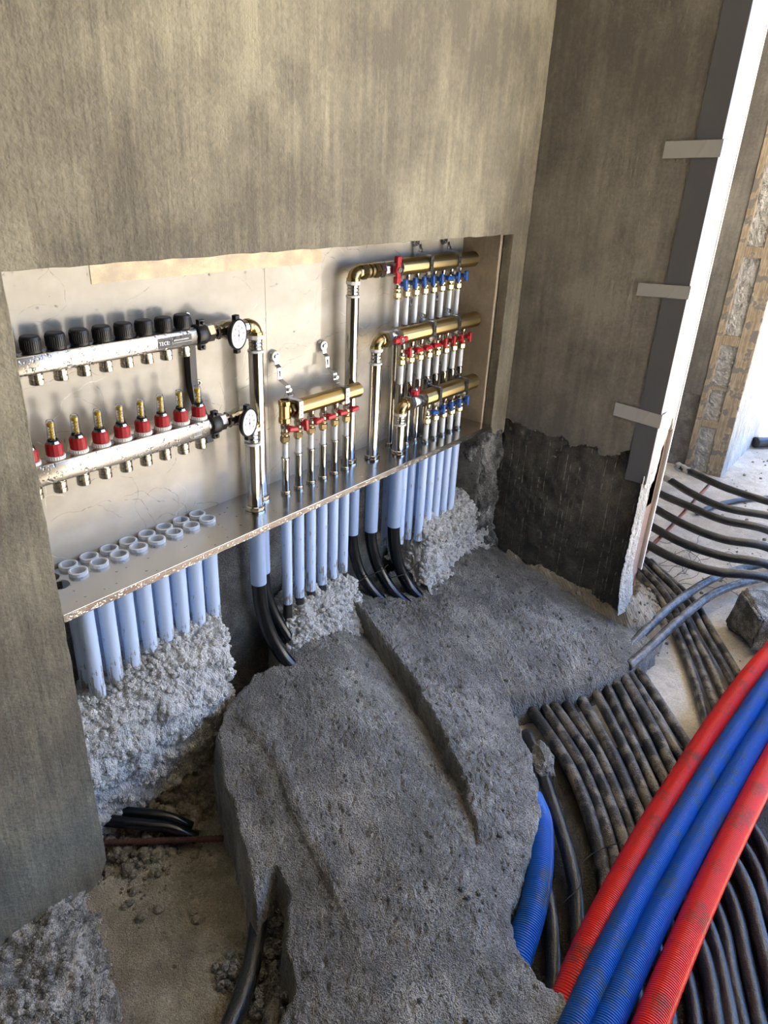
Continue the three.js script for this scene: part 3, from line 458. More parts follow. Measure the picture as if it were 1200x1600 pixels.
conduits(T8X.map((x, i) => [x, 0.044, `narrow blue conduit in the rear row near the right pier, ${nth(i, 8)}`]), 0.0140, 0.36, M.conduitSlim, 'conduits of the top brass manifold');
function fatConduit(label, x, z, r, yj, path) {                       // grey-blue sleeve over a bent black pipe
  const t = thing('conduit', label, 'conduit', [x, 0, z], 'wide conduits that end in black bends'), h = SY - 0.004 - yj;
  const g = conduitGeo(h, r, false); g.translate(0, yj, 0); part(t, 'sleeve', fixV(g, h + yj), M.conduitGrey);
  part(t, 'black_bend', hoseGeo([[0, yj + 0.03, 0], [0, yj - 0.02, 0], ...path.map(([a, b, c]) => [a - x, b, c - z])], r * 0.93, { radial: 28 }), M.blackHose, 'black pipe bending into the mortar');
}
fatConduit('wide grey-blue conduit with black bend, left one of the pair in the dark gap', 1.141, 0.092, 0.0215, 0.505, [[1.143, 0.42, 0.098], [1.158, 0.33, 0.115], [1.19, 0.235, 0.15], [1.23, 0.16, 0.21]]);
fatConduit('wide grey-blue conduit with black bend, right one of the pair in the dark gap', 1.196, 0.050, 0.0205, 0.50, [[1.20, 0.42, 0.055], [1.222, 0.33, 0.075], [1.255, 0.24, 0.11], [1.29, 0.16, 0.17]]);
fatConduit('wide conduit with a black bend beside the six narrow blue conduits', 1.585, 0.052, 0.0195, 0.475, [[1.592, 0.40, 0.058], [1.61, 0.32, 0.075], [1.65, 0.235, 0.115], [1.69, 0.16, 0.19]]);
fatConduit('wide conduit with a black bend, middle one of three tied with wire', 1.655, 0.074, 0.0215, 0.468, [[1.66, 0.40, 0.08], [1.68, 0.32, 0.095], [1.715, 0.23, 0.135], [1.76, 0.15, 0.21]]);
fatConduit('widest conduit with a black bend, nearest the right-hand mortar', 1.733, 0.110, 0.0225, 0.470, [[1.738, 0.40, 0.113], [1.755, 0.31, 0.125], [1.79, 0.215, 0.16], [1.835, 0.13, 0.235]]);
lone('tie_wire', hoseGeo([[1.56, 0.317, 0.098], [1.61, 0.322, 0.102], [1.66, 0.332, 0.122], [1.70, 0.335, 0.118]], 0.0016, { radial: 6 }), M.wire, 'thin dark wire tied across the left two black bends', 'wire');
lone('tie_wire', hoseGeo([[1.70, 0.29, 0.135], [1.75, 0.288, 0.150], [1.80, 0.292, 0.152], [1.85, 0.296, 0.145]], 0.0016, { radial: 6 }), M.wire, 'thin dark wire tied round the widest black bend', 'wire');

// ---------------------------------------------------------------- riser pipes with elbows
function riser(label, x, z, r, yTop, yAxis, dir, reach, fit = M.brass) {
  const t = thing('riser_pipe', label, 'pipe', [x, SY, z], 'chrome riser pipes on the steel shelf'), Y = yTop - SY, A = yAxis - SY, re = r * 0.98, R = r * 1.05;
  part(t, 'pipe', [cyl([0, 0.002, 0], [0, Y, 0], r, 32)], M.chrome);
  part(t, 'collar', lathe([[r, 0.001], [r + 0.006, 0.001], [r + 0.007, 0.004], [r + 0.007, 0.011], [r + 0.004, 0.0135], [r, 0.0135]], 36), M.chrome);
  const cTop = A - R - 0.012, cBot = Y + 0.006;
  part(t, 'pipe_end', lathe([[0, Y], [r + 0.0016, Y], [r + 0.0016, Y + 0.005], [0, Y + 0.006]], 32), M.whitePlastic, 'white plastic ring on the pipe end');
  if (cTop - cBot > 0.012) { const n = 3, pr = [[0, cBot]]; for (let k = 0; k < n; k++) { const a = mix(cBot, cTop, k / n), b = mix(cBot, cTop, (k + 1) / n), w = r * 0.90; pr.push([w - 0.002, a], [w, a + 0.002], [w, b - 0.002], [w - 0.002, b]); } pr.push([0, cTop]); part(t, 'press_coupling', lathe(pr, 32), M.chrome); }
  part(t, 'seal_ring', lathe([[0, cTop], [r + 0.001, cTop], [r + 0.002, cTop + 0.003], [r + 0.002, cTop + 0.009], [0, cTop + 0.010]], 32), M.whitePlastic, 'white seal ring below the elbow');
  const arc = []; for (let k = 0; k <= 10; k++) { const a = k / 10 * Math.PI / 2; arc.push([dir * (R - R * Math.cos(a)), A - R + R * Math.sin(a), 0]); }
  part(t, 'elbow', [hoseGeo([[0, A - R - 0.004, 0], ...arc, [dir * (R + 0.006), A, 0]], re * 0.93, { step: 0.004, radial: 28 }), along(lathe([[0, 0], [re, 0], [re + 0.001, 0.002], [re + 0.001, 0.009], [re, 0.011], [0, 0.011]], 32), V(0, A - R - 0.006, 0), UPV), along(lathe([[0, 0], [re, 0], [re + 0.001, 0.002], [re + 0.001, 0.009], [re, 0.011], [0, 0.011]], 32), V(dir * (R - 0.002), A, 0), V(dir, 0, 0))], fit, 'brass elbow');
  if (reach) part(t, 'branch_pipe', cyl([dir * (R + 0.006), A, 0], [dir * reach, A, 0], r * 0.9, 32), M.chrome);
  return t;
}
riser('tall chrome riser with brass elbow, behind the shorter riser beside the gauges', 1.196, 0.050, 0.0185, 1.128, 1.193, -1, 0.075);
riser('short thick chrome riser below the lower gauge', 1.140, 0.090, 0.0195, 0.912, 0.982, -1, 0.02);
riser('tallest chrome riser with brass elbow, feeding the top brass manifold', 1.563, 0.048, 0.0180, 1.224, 1.289, 1, 0);
riser('medium chrome riser with brass elbow, feeding the middle brass manifold', 1.640, 0.078, 0.0178, 1.028, 1.096, 1, 0);
riser('shortest chrome riser with brass elbow, feeding the lowest brass manifold', 1.731, 0.112, 0.0178, 0.826, 0.888, 1, 0);

// ---------------------------------------------------------------- steel heating manifolds on the left
const barShape = (w, h, r = 0.007) => { const s = new THREE.Shape(); const a = w / 2, b = h / 2; s.moveTo(-a + r, -b); s.lineTo(a - r, -b); s.quadraticCurveTo(a, -b, a, -b + r); s.lineTo(a, b - r); s.quadraticCurveTo(a, b, a - r, b); s.lineTo(-a + r, b); s.quadraticCurveTo(-a, b, -a, b - r); s.lineTo(-a, -b + r); s.quadraticCurveTo(-a, -b, -a + r, -b); return s; };
function bar(len, w, h) { const g = new THREE.ExtrudeGeometry(barShape(w, h), { depth: len, bevelEnabled: true, bevelSize: 0.0015, bevelThickness: 0.0015, bevelSegments: 2, curveSegments: 6 }); g.rotateY(Math.PI / 2); return toCreasedNormals(g, 0.6); }
const nipple = (y, l) => along(lathe([[0, 0], [0.0115, 0], [0.0115, l * 0.18], [0.0132, l * 0.2], [0.0132, l * 0.48], [0.0122, l * 0.5], [0.0122, l * 0.6], [0.0134, l * 0.63], [0.0134, l * 0.95], [0.0122, l], [0.0095, l], [0.0095, l - 0.006], [0, l - 0.006]], 28), V(0, y, 0), V(0, -1, 0));
{
  const t = thing('heating_manifold', 'upper stainless heating manifold with black caps and a black label', 'manifold', [0.47, 1.194, 0.050], 'stainless heating manifolds');
  part(t, 'bar', bar(0.536, 0.036, 0.036), M.steel);
  const capG = lathe([[0, 0.030], [0.0150, 0.030], [0.0170, 0.0285], [0.0180, 0.026], [0.0182, 0.006], [0.0170, 0.0], [0, 0]], 40, 0.4), ribs = []; for (let k = 0; k < 30; k++) { const a = k / 30 * Math.PI * 2, b = box(0.0016, 0.019, 0.0012, [0, 0.0145, 0.0183], 0.0004); b.rotateY(a); ribs.push(b); }
  const capM = join([capG, ...ribs]), nip = nipple(-0.018, 0.024);
  for (let k = -1; k < 8; k++) { const x = 0.643 + 0.0488 * k - 0.47; const c = part(t, 'cap', capM, M.blackPlastic); c.position.set(x, 0.0195, 0); const n = part(t, 'outlet', nip, M.nickel); n.position.x = x; }
  part(t, 'end_neck', cyl([0.536, 0, 0], [0.575, 0, 0], 0.0155, 28), M.nickel);
  const s = new THREE.PlaneGeometry(0.088, 0.0215); s.translate(0.478, -0.001, 0.0199); part(t, 'label', s, M.sticker, 'black label with white lettering');
  const r = rng(15), l = []; for (let k = 0; k < 340; k++) { const u = r(); l.push([0.06 + u * 0.46, (r() - 0.5) * 0.034, 0.0193, 0.0009 + r() * r() * 0.0034, [0, 0, 1], 0.75]); } for (let k = 0; k < 60; k++) l.push([0.06 + r() * 0.47, 0.0195, (r() - 0.5) * 0.03, 0.0006 + r() * 0.0018, [0, 1, 0]]);
  scatter('water_drops', dropGeo, M.drop, l, t);
}
{
  const t = thing('heating_manifold', 'lower stainless heating manifold with red-collared flow meters', 'manifold', [0.47, 0.989, 0.080], 'stainless heating manifolds');
  part(t, 'bar', bar(0.532, 0.036, 0.042), M.steel);
  const collar = lathe([[0, 0], [0.0152, 0], [0.0160, 0.002], [0.0160, 0.020], [0.0142, 0.024], [0, 0.024]], 12, 0.2);
  const ringT = []; for (let k = 0; k < 24; k++) { const b = box(0.0026, 0.0065, 0.002, [0, 0.0035, 0.0178], 0.0006); b.rotateY(k / 24 * Math.PI * 2); ringT.push(b); }
  const ring = join([lathe([[0, 0], [0.0178, 0], [0.0182, 0.001], [0.0178, 0.007], [0, 0.0075]], 32), ...ringT]);
  const tube = lathe([[0.0070, 0], [0.0085, 0], [0.0085, 0.036], [0.0065, 0.040], [0, 0.0405], [0, 0.0388], [0.0055, 0.0385], [0.0070, 0.035], [0.0070, 0]], 24), rod = [cyl([0, 0, 0], [0, 0.026, 0], 0.0024, 12), cyl([0, 0.026, 0], [0, 0.034, 0], 0.0062, 18)];
  for (let k = 0; k < 4; k++) rod.push(cyl([0, 0.003 + k * 0.006, 0], [0, 0.0045 + k * 0.006, 0], 0.0048, 14, 0.0003));
  const rodM = join(rod), oring = new THREE.TorusGeometry(0.0088, 0.0014, 8, 24); oring.rotateX(Math.PI / 2); const shoulder = lathe([[0, 0], [0.0125, 0], [0.0115, 0.005], [0, 0.006]], 24), nip = nipple(-0.021, 0.028);
  for (let k = -1; k < 8; k++) {
    const f = new THREE.Group(); f.name = 'flow_meter'; f.position.set(0.640 + 0.0498 * k - 0.47, 0.0225, 0); t.add(f);
    part(f, 'lock_ring', ring, M.whitePlastic); const c = part(f, 'red_collar', collar, M.redCollar); c.position.y = 0.007; const s = part(f, 'shoulder', shoulder, M.nickel); s.position.y = 0.031; const o = part(f, 'seal', oring, M.blackRubber); o.position.y = 0.0375; const q = part(f, 'sight_tube', tube, M.clear); q.position.y = 0.037; const rd = part(f, 'indicator', rodM, M.yellow); rd.position.y = 0.038;
    const n = part(t, 'outlet', nip, M.nickel); n.position.x = f.position.x;
  }
  part(t, 'end_neck', cyl([0.532, 0, 0], [0.572, 0, 0], 0.0155, 28), M.nickel);
  const s = new THREE.PlaneGeometry(0.022, 0.011); s.translate(0.497, -0.005, 0.0199); part(t, 'label', s, M.barcode, 'small bar code sticker');
  const r = rng(16), l = []; for (let k = 0; k < 620; k++) { const u = Math.pow(r(), 1.35); l.push([0.06 + u * 0.46, (r() - 0.5) * 0.04, 0.0193, 0.0008 + r() * r() * 0.0028, [0, 0, 1], 0.75]); } for (let k = 0; k < 60; k++) l.push([0.06 + r() * 0.47, 0.0225, (r() - 0.5) * 0.03, 0.0006 + r() * 0.0018, [0, 1, 0]]);
  scatter('water_drops', dropGeo, M.drop, l, t);
}
{
  const t = thing('mounting_bracket', 'black bracket clamping both steel manifolds to the marble', 'bracket', [1.028, 0.96, 0.0]);
  const prof = new THREE.Shape([[0.002, 0.265], [0.012, 0.265], [0.022, 0.235], [0.020, 0.12], [0.026, 0.085], [0.052, 0.04], [0.060, 0.0], [0.066, -0.02], [0.05, -0.02], [0.034, 0.03], [0.010, 0.08], [0.002, 0.11]].map((p) => new THREE.Vector2(...p)));
  const g = new THREE.ExtrudeGeometry(prof, { depth: 0.018, bevelEnabled: true, bevelSize: 0.001, bevelThickness: 0.001, bevelSegments: 1 }); g.rotateY(-Math.PI / 2); g.translate(0.009, 0, 0); part(t, 'plate', g, M.blackPlastic);
  for (const [y, z] of [[0.234, 0.05], [0.029, 0.08]]) { const c = part(t, 'clamp', [along(lathe([[0.0157, -0.013], [0.0225, -0.013], [0.0235, -0.011], [0.0235, 0.011], [0.0225, 0.013], [0.0157, 0.013]], 32), V(0, 0, 0), V(1, 0, 0)), box(0.016, 0.014, 0.012, [0, 0.027, 0.006]), box(0.016, 0.014, 0.012, [0, -0.027, 0.006]), cyl([0, 0.027, 0.004], [0, 0.027, 0.020], 0.004, 12), cyl([0, -0.027, 0.004], [0, -0.027, 0.018], 0.004, 12)], M.blackPlastic); c.position.set(0, y, z); }
  part(t, 'screw', [cyl([0.002, 0.27, 0.004], [0.002, 0.27, 0.012], 0.008, 16)], M.zinc); part(t, 'grommet', (() => { const g2 = new THREE.TorusGeometry(0.006, 0.0028, 10, 20); g2.translate(0.013, 0.112, 0.018); return g2; })(), M.nickel);
}
function gaugeValve(label, pos, group) {
  const t = thing('gauge_valve', label, 'gauge', pos, group);
  part(t, 'union_nut', [hex([0, 0, 0], [0.020, 0, 0], 0.0205), cyl([0.018, 0, 0], [0.030, 0, 0], 0.016, 24), hex([0.028, 0, 0], [0.038, 0, 0], 0.0195)], M.nickel);
  part(t, 'body', [along(lathe([[0, 0], [0.016, 0], [0.0175, 0.004], [0.0175, 0.012], [0.022, 0.02], [0.022, 0.045], [0.0175, 0.053], [0.0175, 0.062], [0, 0.062]], 28), V(0.036, 0, 0), V(1, 0, 0)), cyl([0.064, 0, 0.012], [0.064, 0, 0.032], 0.014, 24)], M.nickel);
  const h = new THREE.Group(); h.name = 'thermometer'; h.position.set(0.058, -0.004, 0.030); h.rotation.y = 0.30; t.add(h);
  const tab = (y) => box(0.016, 0.014, 0.012, [0, y, 0.008], 0.002);
  part(h, 'housing', [along(lathe([[0, 0], [0.026, 0], [0.034, 0.006], [0.0355, 0.010], [0.0355, 0.015], [0.0335, 0.017], [0.0315, 0.015], [0, 0.0145]], 44), V(0, 0, 0), V(0, 0, 1)), tab(0.037), tab(-0.037)], M.blackPlastic);
  const d = new THREE.CircleGeometry(0.0318, 48); d.translate(0, 0, 0.0150); part(h, 'dial', d, M.dial, 'white thermometer dial with black marks');
  return t;
}
gaugeValve('round white-faced thermometer valve on the upper steel manifold', [1.044, 1.194, 0.050], 'thermometer valves on the steel manifolds');
gaugeValve('round white-faced thermometer valve on the lower steel manifold', [1.040, 0.989, 0.080], 'thermometer valves on the steel manifolds');

// ---------------------------------------------------------------- brass manifolds with their valves and outlets
function brassBar(label, x0, x1, y, z, r, ports, group) {
  const t = thing('brass_manifold', label, 'manifold', [x0, y, z], group), L = x1 - x0;
  part(t, 'barrel', along(lathe([[0, 0], [r * 0.8, 0], [r * 0.96, 0.002], [r, 0.005], [r, L - 0.006], [r * 1.02, L - 0.005], [r * 1.02, L - 0.002], [r * 0.93, L], [r * 0.9, L - 0.002], [0, L - 0.002]], 44), V(0, 0, 0), V(1, 0, 0)), M.brassBar);
  for (const px of ports) { const p = part(t, 'port', cyl([px - x0, -r + 0.006, 0], [px - x0, -r - 0.007, 0], 0.0105, 20), M.nickel); }
  return t;
}
brassBar('small brass manifold hung on two S-shaped straps in the middle', 1.300, 1.562, 0.967, 0.078, 0.0215, L6X.slice(1), 'brass manifolds');
brassBar('top brass manifold over a row of blue valve handles', 1.768, 2.188, 1.289, 0.045, 0.0250, T8X, 'brass manifolds');
brassBar('middle brass manifold over a row of red valve handles', 1.738, 2.180, 1.095, 0.079, 0.0255, M8X, 'brass manifolds');
brassBar('lowest brass manifold over five blue valve handles', 1.842, 2.155, 0.888, 0.113, 0.0265, B5X, 'brass manifolds');
{
  const t = thing('brass_tee', 'small brass tee at the left end of the small manifold', 'fitting', [1.264, 0.967, 0.078]);
  part(t, 'body', lathe([[0, -0.032], [0.015, -0.032], [0.0165, -0.030], [0.0165, -0.018], [0.0145, -0.016], [0.0145, 0.016], [0.0165, 0.018], [0.0165, 0.028], [0.013, 0.031], [0.011, 0.031], [0.011, 0.02], [0, 0.02]], 28), M.brass);
  part(t, 'nut', [cyl([0.008, 0, 0], [0.018, 0, 0], 0.0125, 20), hex([0.016, 0, 0], [0.027, 0, 0], 0.0195), cyl([0.026, 0, 0], [0.037, 0, 0], 0.0155, 24)], M.brass);
}
const wing = [cyl([0, 0, 0], [0, 0, 0.012], 0.0075, 18), box(0.0125, 0.033, 0.013, [0, 0, 0.0155], 0.004), box(0.017, 0.012, 0.010, [0, 0, 0.012], 0.004)];
const wingGeo = join(wing.map((g) => g.clone()));
const stemGeo = join([cyl([0, 0, 0], [0, -0.030, 0], 0.0095, 20), hex([0, -0.010, 0], [0, -0.020, 0], 0.0115), cyl([0, -0.016, 0.006], [0, -0.016, 0.017], 0.0062, 14)]);
const nutGeo = join([hex([0, -0.030, 0], [0, -0.037, 0], 0.0118), cyl([0, -0.036, 0], [0, -0.042, 0], 0.0098, 20), hex([0, -0.041, 0], [0, -0.057, 0], 0.0135), cyl([0, -0.056, 0], [0, -0.061, 0], 0.011, 20)]);
function valves(xs, y, z, mat, angles, labels, group) {              // hung below the barrel's ports
  let proto = null;
  xs.forEach((x, i) => {
    let t; if (!proto) { proto = t = thing('port_valve', labels(i), 'valve', [x, y, z], group); part(t, 'body', stemGeo, M.nickel); const h = part(t, 'handle', wingGeo, mat); h.position.set(0, -0.016, 0.014); part(t, 'compression_nut', nutGeo, M.bronzeNut); } else { t = copy(proto, [x, y, z], labels(i)); }
    t.children.find((c) => c.name === 'handle').rotation.z = angles[i];
  });
}
const H = Math.PI / 2;
valves(L6X, 0.967 - 0.0265, 0.078, M.redPlastic, [H * 0.9, 0.1, H * 1.1, H, H * 0.95, H * 1.05], (i) => `red-handled valve below the small brass manifold, ${six(i)} of the six`, 'red valves of the small brass manifold');
valves(T8X, 1.289 - 0.030, 0.045, M.bluePlastic, [0.1, 0.05, 0.15, 0.1, 0, H, 0.05, 0.1], (i) => `blue-handled valve below the top brass manifold, ${nth(i, 8)} of the eight`, 'blue valves of the top brass manifold');
valves(M8X, 1.095 - 0.031, 0.079, M.redPlastic, [0.05, H, H * 1.05, H, 0.05, 0, 0.4, 0.05], (i) => `red-handled valve below the middle brass manifold, ${nth(i, 8)} of the eight`, 'red valves of the middle brass manifold');
valves(B5X, 0.888 - 0.032, 0.113, M.bluePlastic, [H * 0.9, 0, 0.1, 0.1, 0.05], (i) => `blue-handled valve below the lowest brass manifold, ${nth(i, 5)} of the five`, 'blue valves of the lowest brass manifold');
function outlets(xs, z, yTop, ySleeve, labels, group, r = 0.0078) {
  let proto = null; const h = yTop - SY, s = ySleeve - SY;
  xs.forEach((x, i) => {
    if (proto) return copy(proto, [x, SY, z], labels(i));
    const t = proto = thing('outlet_pipe', labels(i), 'pipe', [x, SY, z], group);
    part(t, 'white_pipe', cyl([0, Math.max(0, s - 0.03), 0], [0, h, 0], r, 20), M.whitePipe);
    if (s > 0.03) { part(t, 'sleeve', lathe([[0, 0.001], [0.0103, 0.001], [0.0103, s - 0.005], [0.0118, s - 0.004], [0.0118, s - 0.001], [0.0105, s], [0.0085, s], [0.0085, s - 0.01], [0, s - 0.01]], 24), M.chrome); }
    part(t, 'collar', lathe([[0.009, 0.001], [0.0135, 0.001], [0.0142, 0.003], [0.0142, 0.008], [0.0125, 0.010], [0.009, 0.010]], 28), M.chrome);
  });
}
outlets(L6X, 0.078, 0.886, 0.838, (i) => `white outlet pipe in a short chrome sleeve, ${six(i)} under the small manifold`, 'outlet pipes of the small brass manifold');
outlets(B5X, 0.113, 0.800, 0.748, (i) => `short white outlet pipe without sleeve under the lowest manifold, ${nth(i, 5)}`, 'outlet pipes of the lowest brass manifold', 0.0084);
outlets(M8X, 0.079, 1.006, 0.944, (i) => `white pipe in a tall chrome sleeve under the middle manifold, ${nth(i, 8)}`, 'outlet pipes of the middle brass manifold', 0.0084);
outlets(T8X, 0.045, 1.200, 1.117, (i) => `white pipe in a long chrome sleeve under the top manifold, ${nth(i, 8)}`, 'outlet pipes of the top brass manifold', 0.0084);
function isolation(label, x0, x1, y, z, r, nuts, lever) {
  const t = thing('isolation_valve', label, 'valve', [x0, y, z], 'main valves of the three right-hand brass manifolds'), L = x1 - x0;
  let x = 0; const u = [], b = [];
  for (const [kind, l] of nuts) { if (kind === 'h') u.push(hex([x, 0, 0], [x + l, 0, 0], r * 1.12)); else u.push(cyl([x, 0, 0], [x + l, 0, 0], r * (kind === 'r' ? 0.98 : 0.8), 28)); x += l; }
  if (u.length) part(t, 'union', u, M.brass);
  b.push(hex([x, 0, 0], [x + 0.018, 0, 0], r * 1.15), along(lathe([[0, 0], [r * 0.85, 0], [r * 1.02, 0.008], [r * 1.08, (L - x - 0.016) * 0.5], [r * 1.02, L - x - 0.028], [r * 0.85, L - x - 0.018], [0, L - x - 0.018]], 28), V(x + 0.016, 0, 0), V(1, 0, 0)), hex([L - 0.016, 0, 0], [L, 0, 0], r * 1.15));
  part(t, 'body', b, M.zinc);
  const mid = (x + L) / 2, h = new THREE.Group(); h.name = 'handle'; h.position.set(mid, 0, 0); t.add(h);
  const disc = [cyl([0, 0, 0], [0, 0, 0.014], 0.013, 24)], arm = lever === 'long' ? [box(0.018, 0.076, 0.010, [0, 0, 0.010], 0.004), box(0.021, 0.02, 0.016, [0, 0.028, 0.008], 0.004), box(0.021, 0.02, 0.016, [0, -0.028, 0.008], 0.004)] : [box(0.062, 0.016, 0.011, [0, 0, 0.010], 0.004)];
  part(h, 'lever', [...disc, ...arm], M.redPlastic, 'red lever'); part(h, 'cap_screw', [cyl([0, 0, 0.012], [0, 0, 0.019], 0.008, 20), hex([0, 0, 0.018], [0, 0, 0.021], 0.004)], M.zinc);
  part(t, 'stem', lever === 'top' ? cyl([mid, 0, 0], [mid, r * 1.3, 0], 0.008, 16) : cyl([mid, 0, 0], [mid, 0, r * 1.5], 0.008, 16), M.zinc);
  if (lever === 'top') { h.rotation.x = -Math.PI / 2; h.rotation.z = 0.35; h.position.y = r * 1.05; } else h.position.z = r * 1.25;
  return t;
}
isolation('main valve with upright red lever at the top brass manifold', 1.588, 1.768, 1.289, 0.048, 0.0205, [['h', 0.022], ['r', 0.012], ['n', 0.006], ['r', 0.012], ['n', 0.005], ['h', 0.02], ['n', 0.006]], 'long');
isolation('main valve with level red butterfly at the middle brass manifold', 1.664, 1.738, 1.096, 0.079, 0.0215, [['h', 0.014]], 'short');
isolation('main valve with red butterfly on top at the lowest brass manifold', 1.756, 1.842, 0.888, 0.112, 0.0205, [['h', 0.013]], 'top');
function wallBracket(label, x, yWall, yBar, zBar, rBar, group) {
  const t = thing('pipe_bracket', label, 'bracket', [x, yWall, 0], group), dy = yBar - yWall, top = dy + rBar + 0.010;
  part(t, 'rosette', [along(lathe([[0, 0.001], [0.0165, 0.001], [0.0165, 0.004], [0.013, 0.010], [0.0125, 0.013], [0.010, 0.013], [0.009, 0.009], [0, 0.009]], 28), V(0, 0, 0), V(0, 0, 1))], M.zinc);
  part(t, 'screw', hex([0, 0, 0.008], [0, 0, 0.017], 0.0065), M.zinc);
  const pts = [[0.0, 0.012], [top * 0.22, 0.014], [top * 0.30, 0.024], [top * 0.62, 0.026], [top * 0.74, Math.max(0.03, zBar - 0.024)], [top * 0.93, Math.max(0.03, zBar - 0.022)], [top, zBar - 0.012]], s = [];
  for (let k = 0; k + 1 < pts.length; k++) { const [y1, z1] = pts[k], [y2, z2] = pts[k + 1], l = Math.hypot(y2 - y1, z2 - z1), b = box(0.0155, l + 0.0015, 0.0026, [0, 0, 0], 0.0008); b.rotateX(-Math.atan2(z1 - z2, y1 - y2) ); b.rotateX(2 * Math.atan2(z1 - z2, y1 - y2)); b.translate(0, (y1 + y2) / 2, (z1 + z2) / 2); s.push(b); }
  part(t, 'strap', s, M.zinc); part(t, 'slot', box(0.0045, 0.016, 0.0008, [0, top * 0.46, 0.0268], 0.0003), M.blackRubber, 'dark slot in the strap'); part(t, 'bolt', [hex([0, top * 0.84, zBar - 0.022], [0, top * 0.84, zBar - 0.013], 0.006)], M.zinc);
  const R = rBar + 0.0045, o = new THREE.Shape(), q = R - 0.0025; o.moveTo(-R, -R + 0.006); o.absarc(-R + 0.006, -R + 0.006, 0.006, Math.PI, Math.PI * 1.5); o.absarc(R - 0.006, -R + 0.006, 0.006, -Math.PI / 2, 0); o.absarc(R - 0.006, R - 0.006, 0.006, 0, Math.PI / 2); o.absarc(-R + 0.006, R - 0.006, 0.006, Math.PI / 2, Math.PI);
  const hole = new THREE.Path(); hole.absarc(0, 0, Math.min(q, rBar + 0.001), 0, Math.PI * 2, true); o.holes.push(hole);
  const g = new THREE.ExtrudeGeometry(o, { depth: 0.014, bevelEnabled: false, curveSegments: 20 }); g.rotateY(Math.PI / 2); g.translate(-0.007, dy, zBar); part(t, 'clamp', g, M.zinc);
  part(t, 'clamp_holes', [-0.5, 0, 0.5].map((k) => { const c = new THREE.CircleGeometry(0.0022, 12); c.translate(0, dy + k * R, zBar + R + 0.0004); return c; }), M.blackRubber, 'dark punched holes');
}
wallBracket('S-shaped zinc strap bracket at the left of the small brass manifold', 1.300, 1.093, 0.967, 0.078, 0.0215, 'brackets of the small brass manifold');
wallBracket('S-shaped zinc strap bracket at the right of the small brass manifold', 1.486, 1.093, 0.967, 0.078, 0.0215, 'brackets of the small brass manifold');
wallBracket('left zinc bracket clamp round the top brass manifold', 1.905, 1.352, 1.289, 0.045, 0.025, 'brackets of the right-hand manifolds');
wallBracket('right zinc bracket clamp round the top brass manifold', 2.062, 1.352, 1.289, 0.045, 0.025, 'brackets of the right-hand manifolds');
wallBracket('left zinc bracket clamp round the middle brass manifold', 1.896, 1.170, 1.095, 0.079, 0.0255, 'brackets of the right-hand manifolds');
wallBracket('right zinc bracket clamp round the middle brass manifold', 2.041, 1.170, 1.095, 0.079, 0.0255, 'brackets of the right-hand manifolds');
wallBracket('left zinc bracket clamp round the lowest brass manifold', 1.906, 0.965, 0.888, 0.113, 0.0265, 'brackets of the right-hand manifolds');
wallBracket('right zinc bracket clamp round the lowest brass manifold', 2.066, 0.965, 0.888, 0.113, 0.0265, 'brackets of the right-hand manifolds');

// ---------------------------------------------------------------- tape, corner guard, small finds on the walls
lone('thin_strip', boxUV(box(0.676, 0.062, 0.0008, [1.148, 1.346, 0.0005], 0)), M.tan, 'long tan strip along the top of the marble', 'tape');  // thin mottled tan strip lying on the marble
{ const t = thing('corner_guard', 'translucent plastic corner guard on the end of the right wall', 'guard', [2.30, 0.62, 0.73]); part(t, 'side_flange', box(0.0012, 2.36, 0.072, [0.0012, 1.19, -0.034], 0.0004), M.guard); part(t, 'end_flange', box(0.058, 2.36, 0.0012, [0.030, 1.19, 0.0025], 0.0004), M.guard); }
[['top', 1.641, 0.044, 0.05, 0.012], ['middle', 1.256, 0.038, 0.055, -0.03], ['lowest', 0.853, 0.045, -0.06, 0.0]].forEach(([w, y, h, tilt, dip]) => {
  const t = thing('thin_strip', `${w} of three grey tape strips over the wall corner guard`, 'tape', [2.30, y, 0.735], 'tape strips on the corner guard');
  const side = sheet(40, 10, (u, v) => { const z = mix(-0.155, 0.003, u); return [-0.0012 - 0.0010 * Math.abs(fbm(u * 7, v * 2.5, y * 9, 3)) - 0.0016 * smooth(0.03, 0, Math.abs(u - 0.62 - v * 0.12)), (v - 0.5) * h + tilt * z, z]; }), s2 = sheet(12, 10, (u, v) => [mix(-0.0015, 0.062, u), (v - 0.5) * h + tilt * 0 + dip * u * 0.2, 0.0032 + 0.0008 * fbm(u * 6, v * 4, y, 3)]);
  part(t, 'side_length', side, M.tapeGrey); part(t, 'end_length', s2, M.tapeGrey);
});

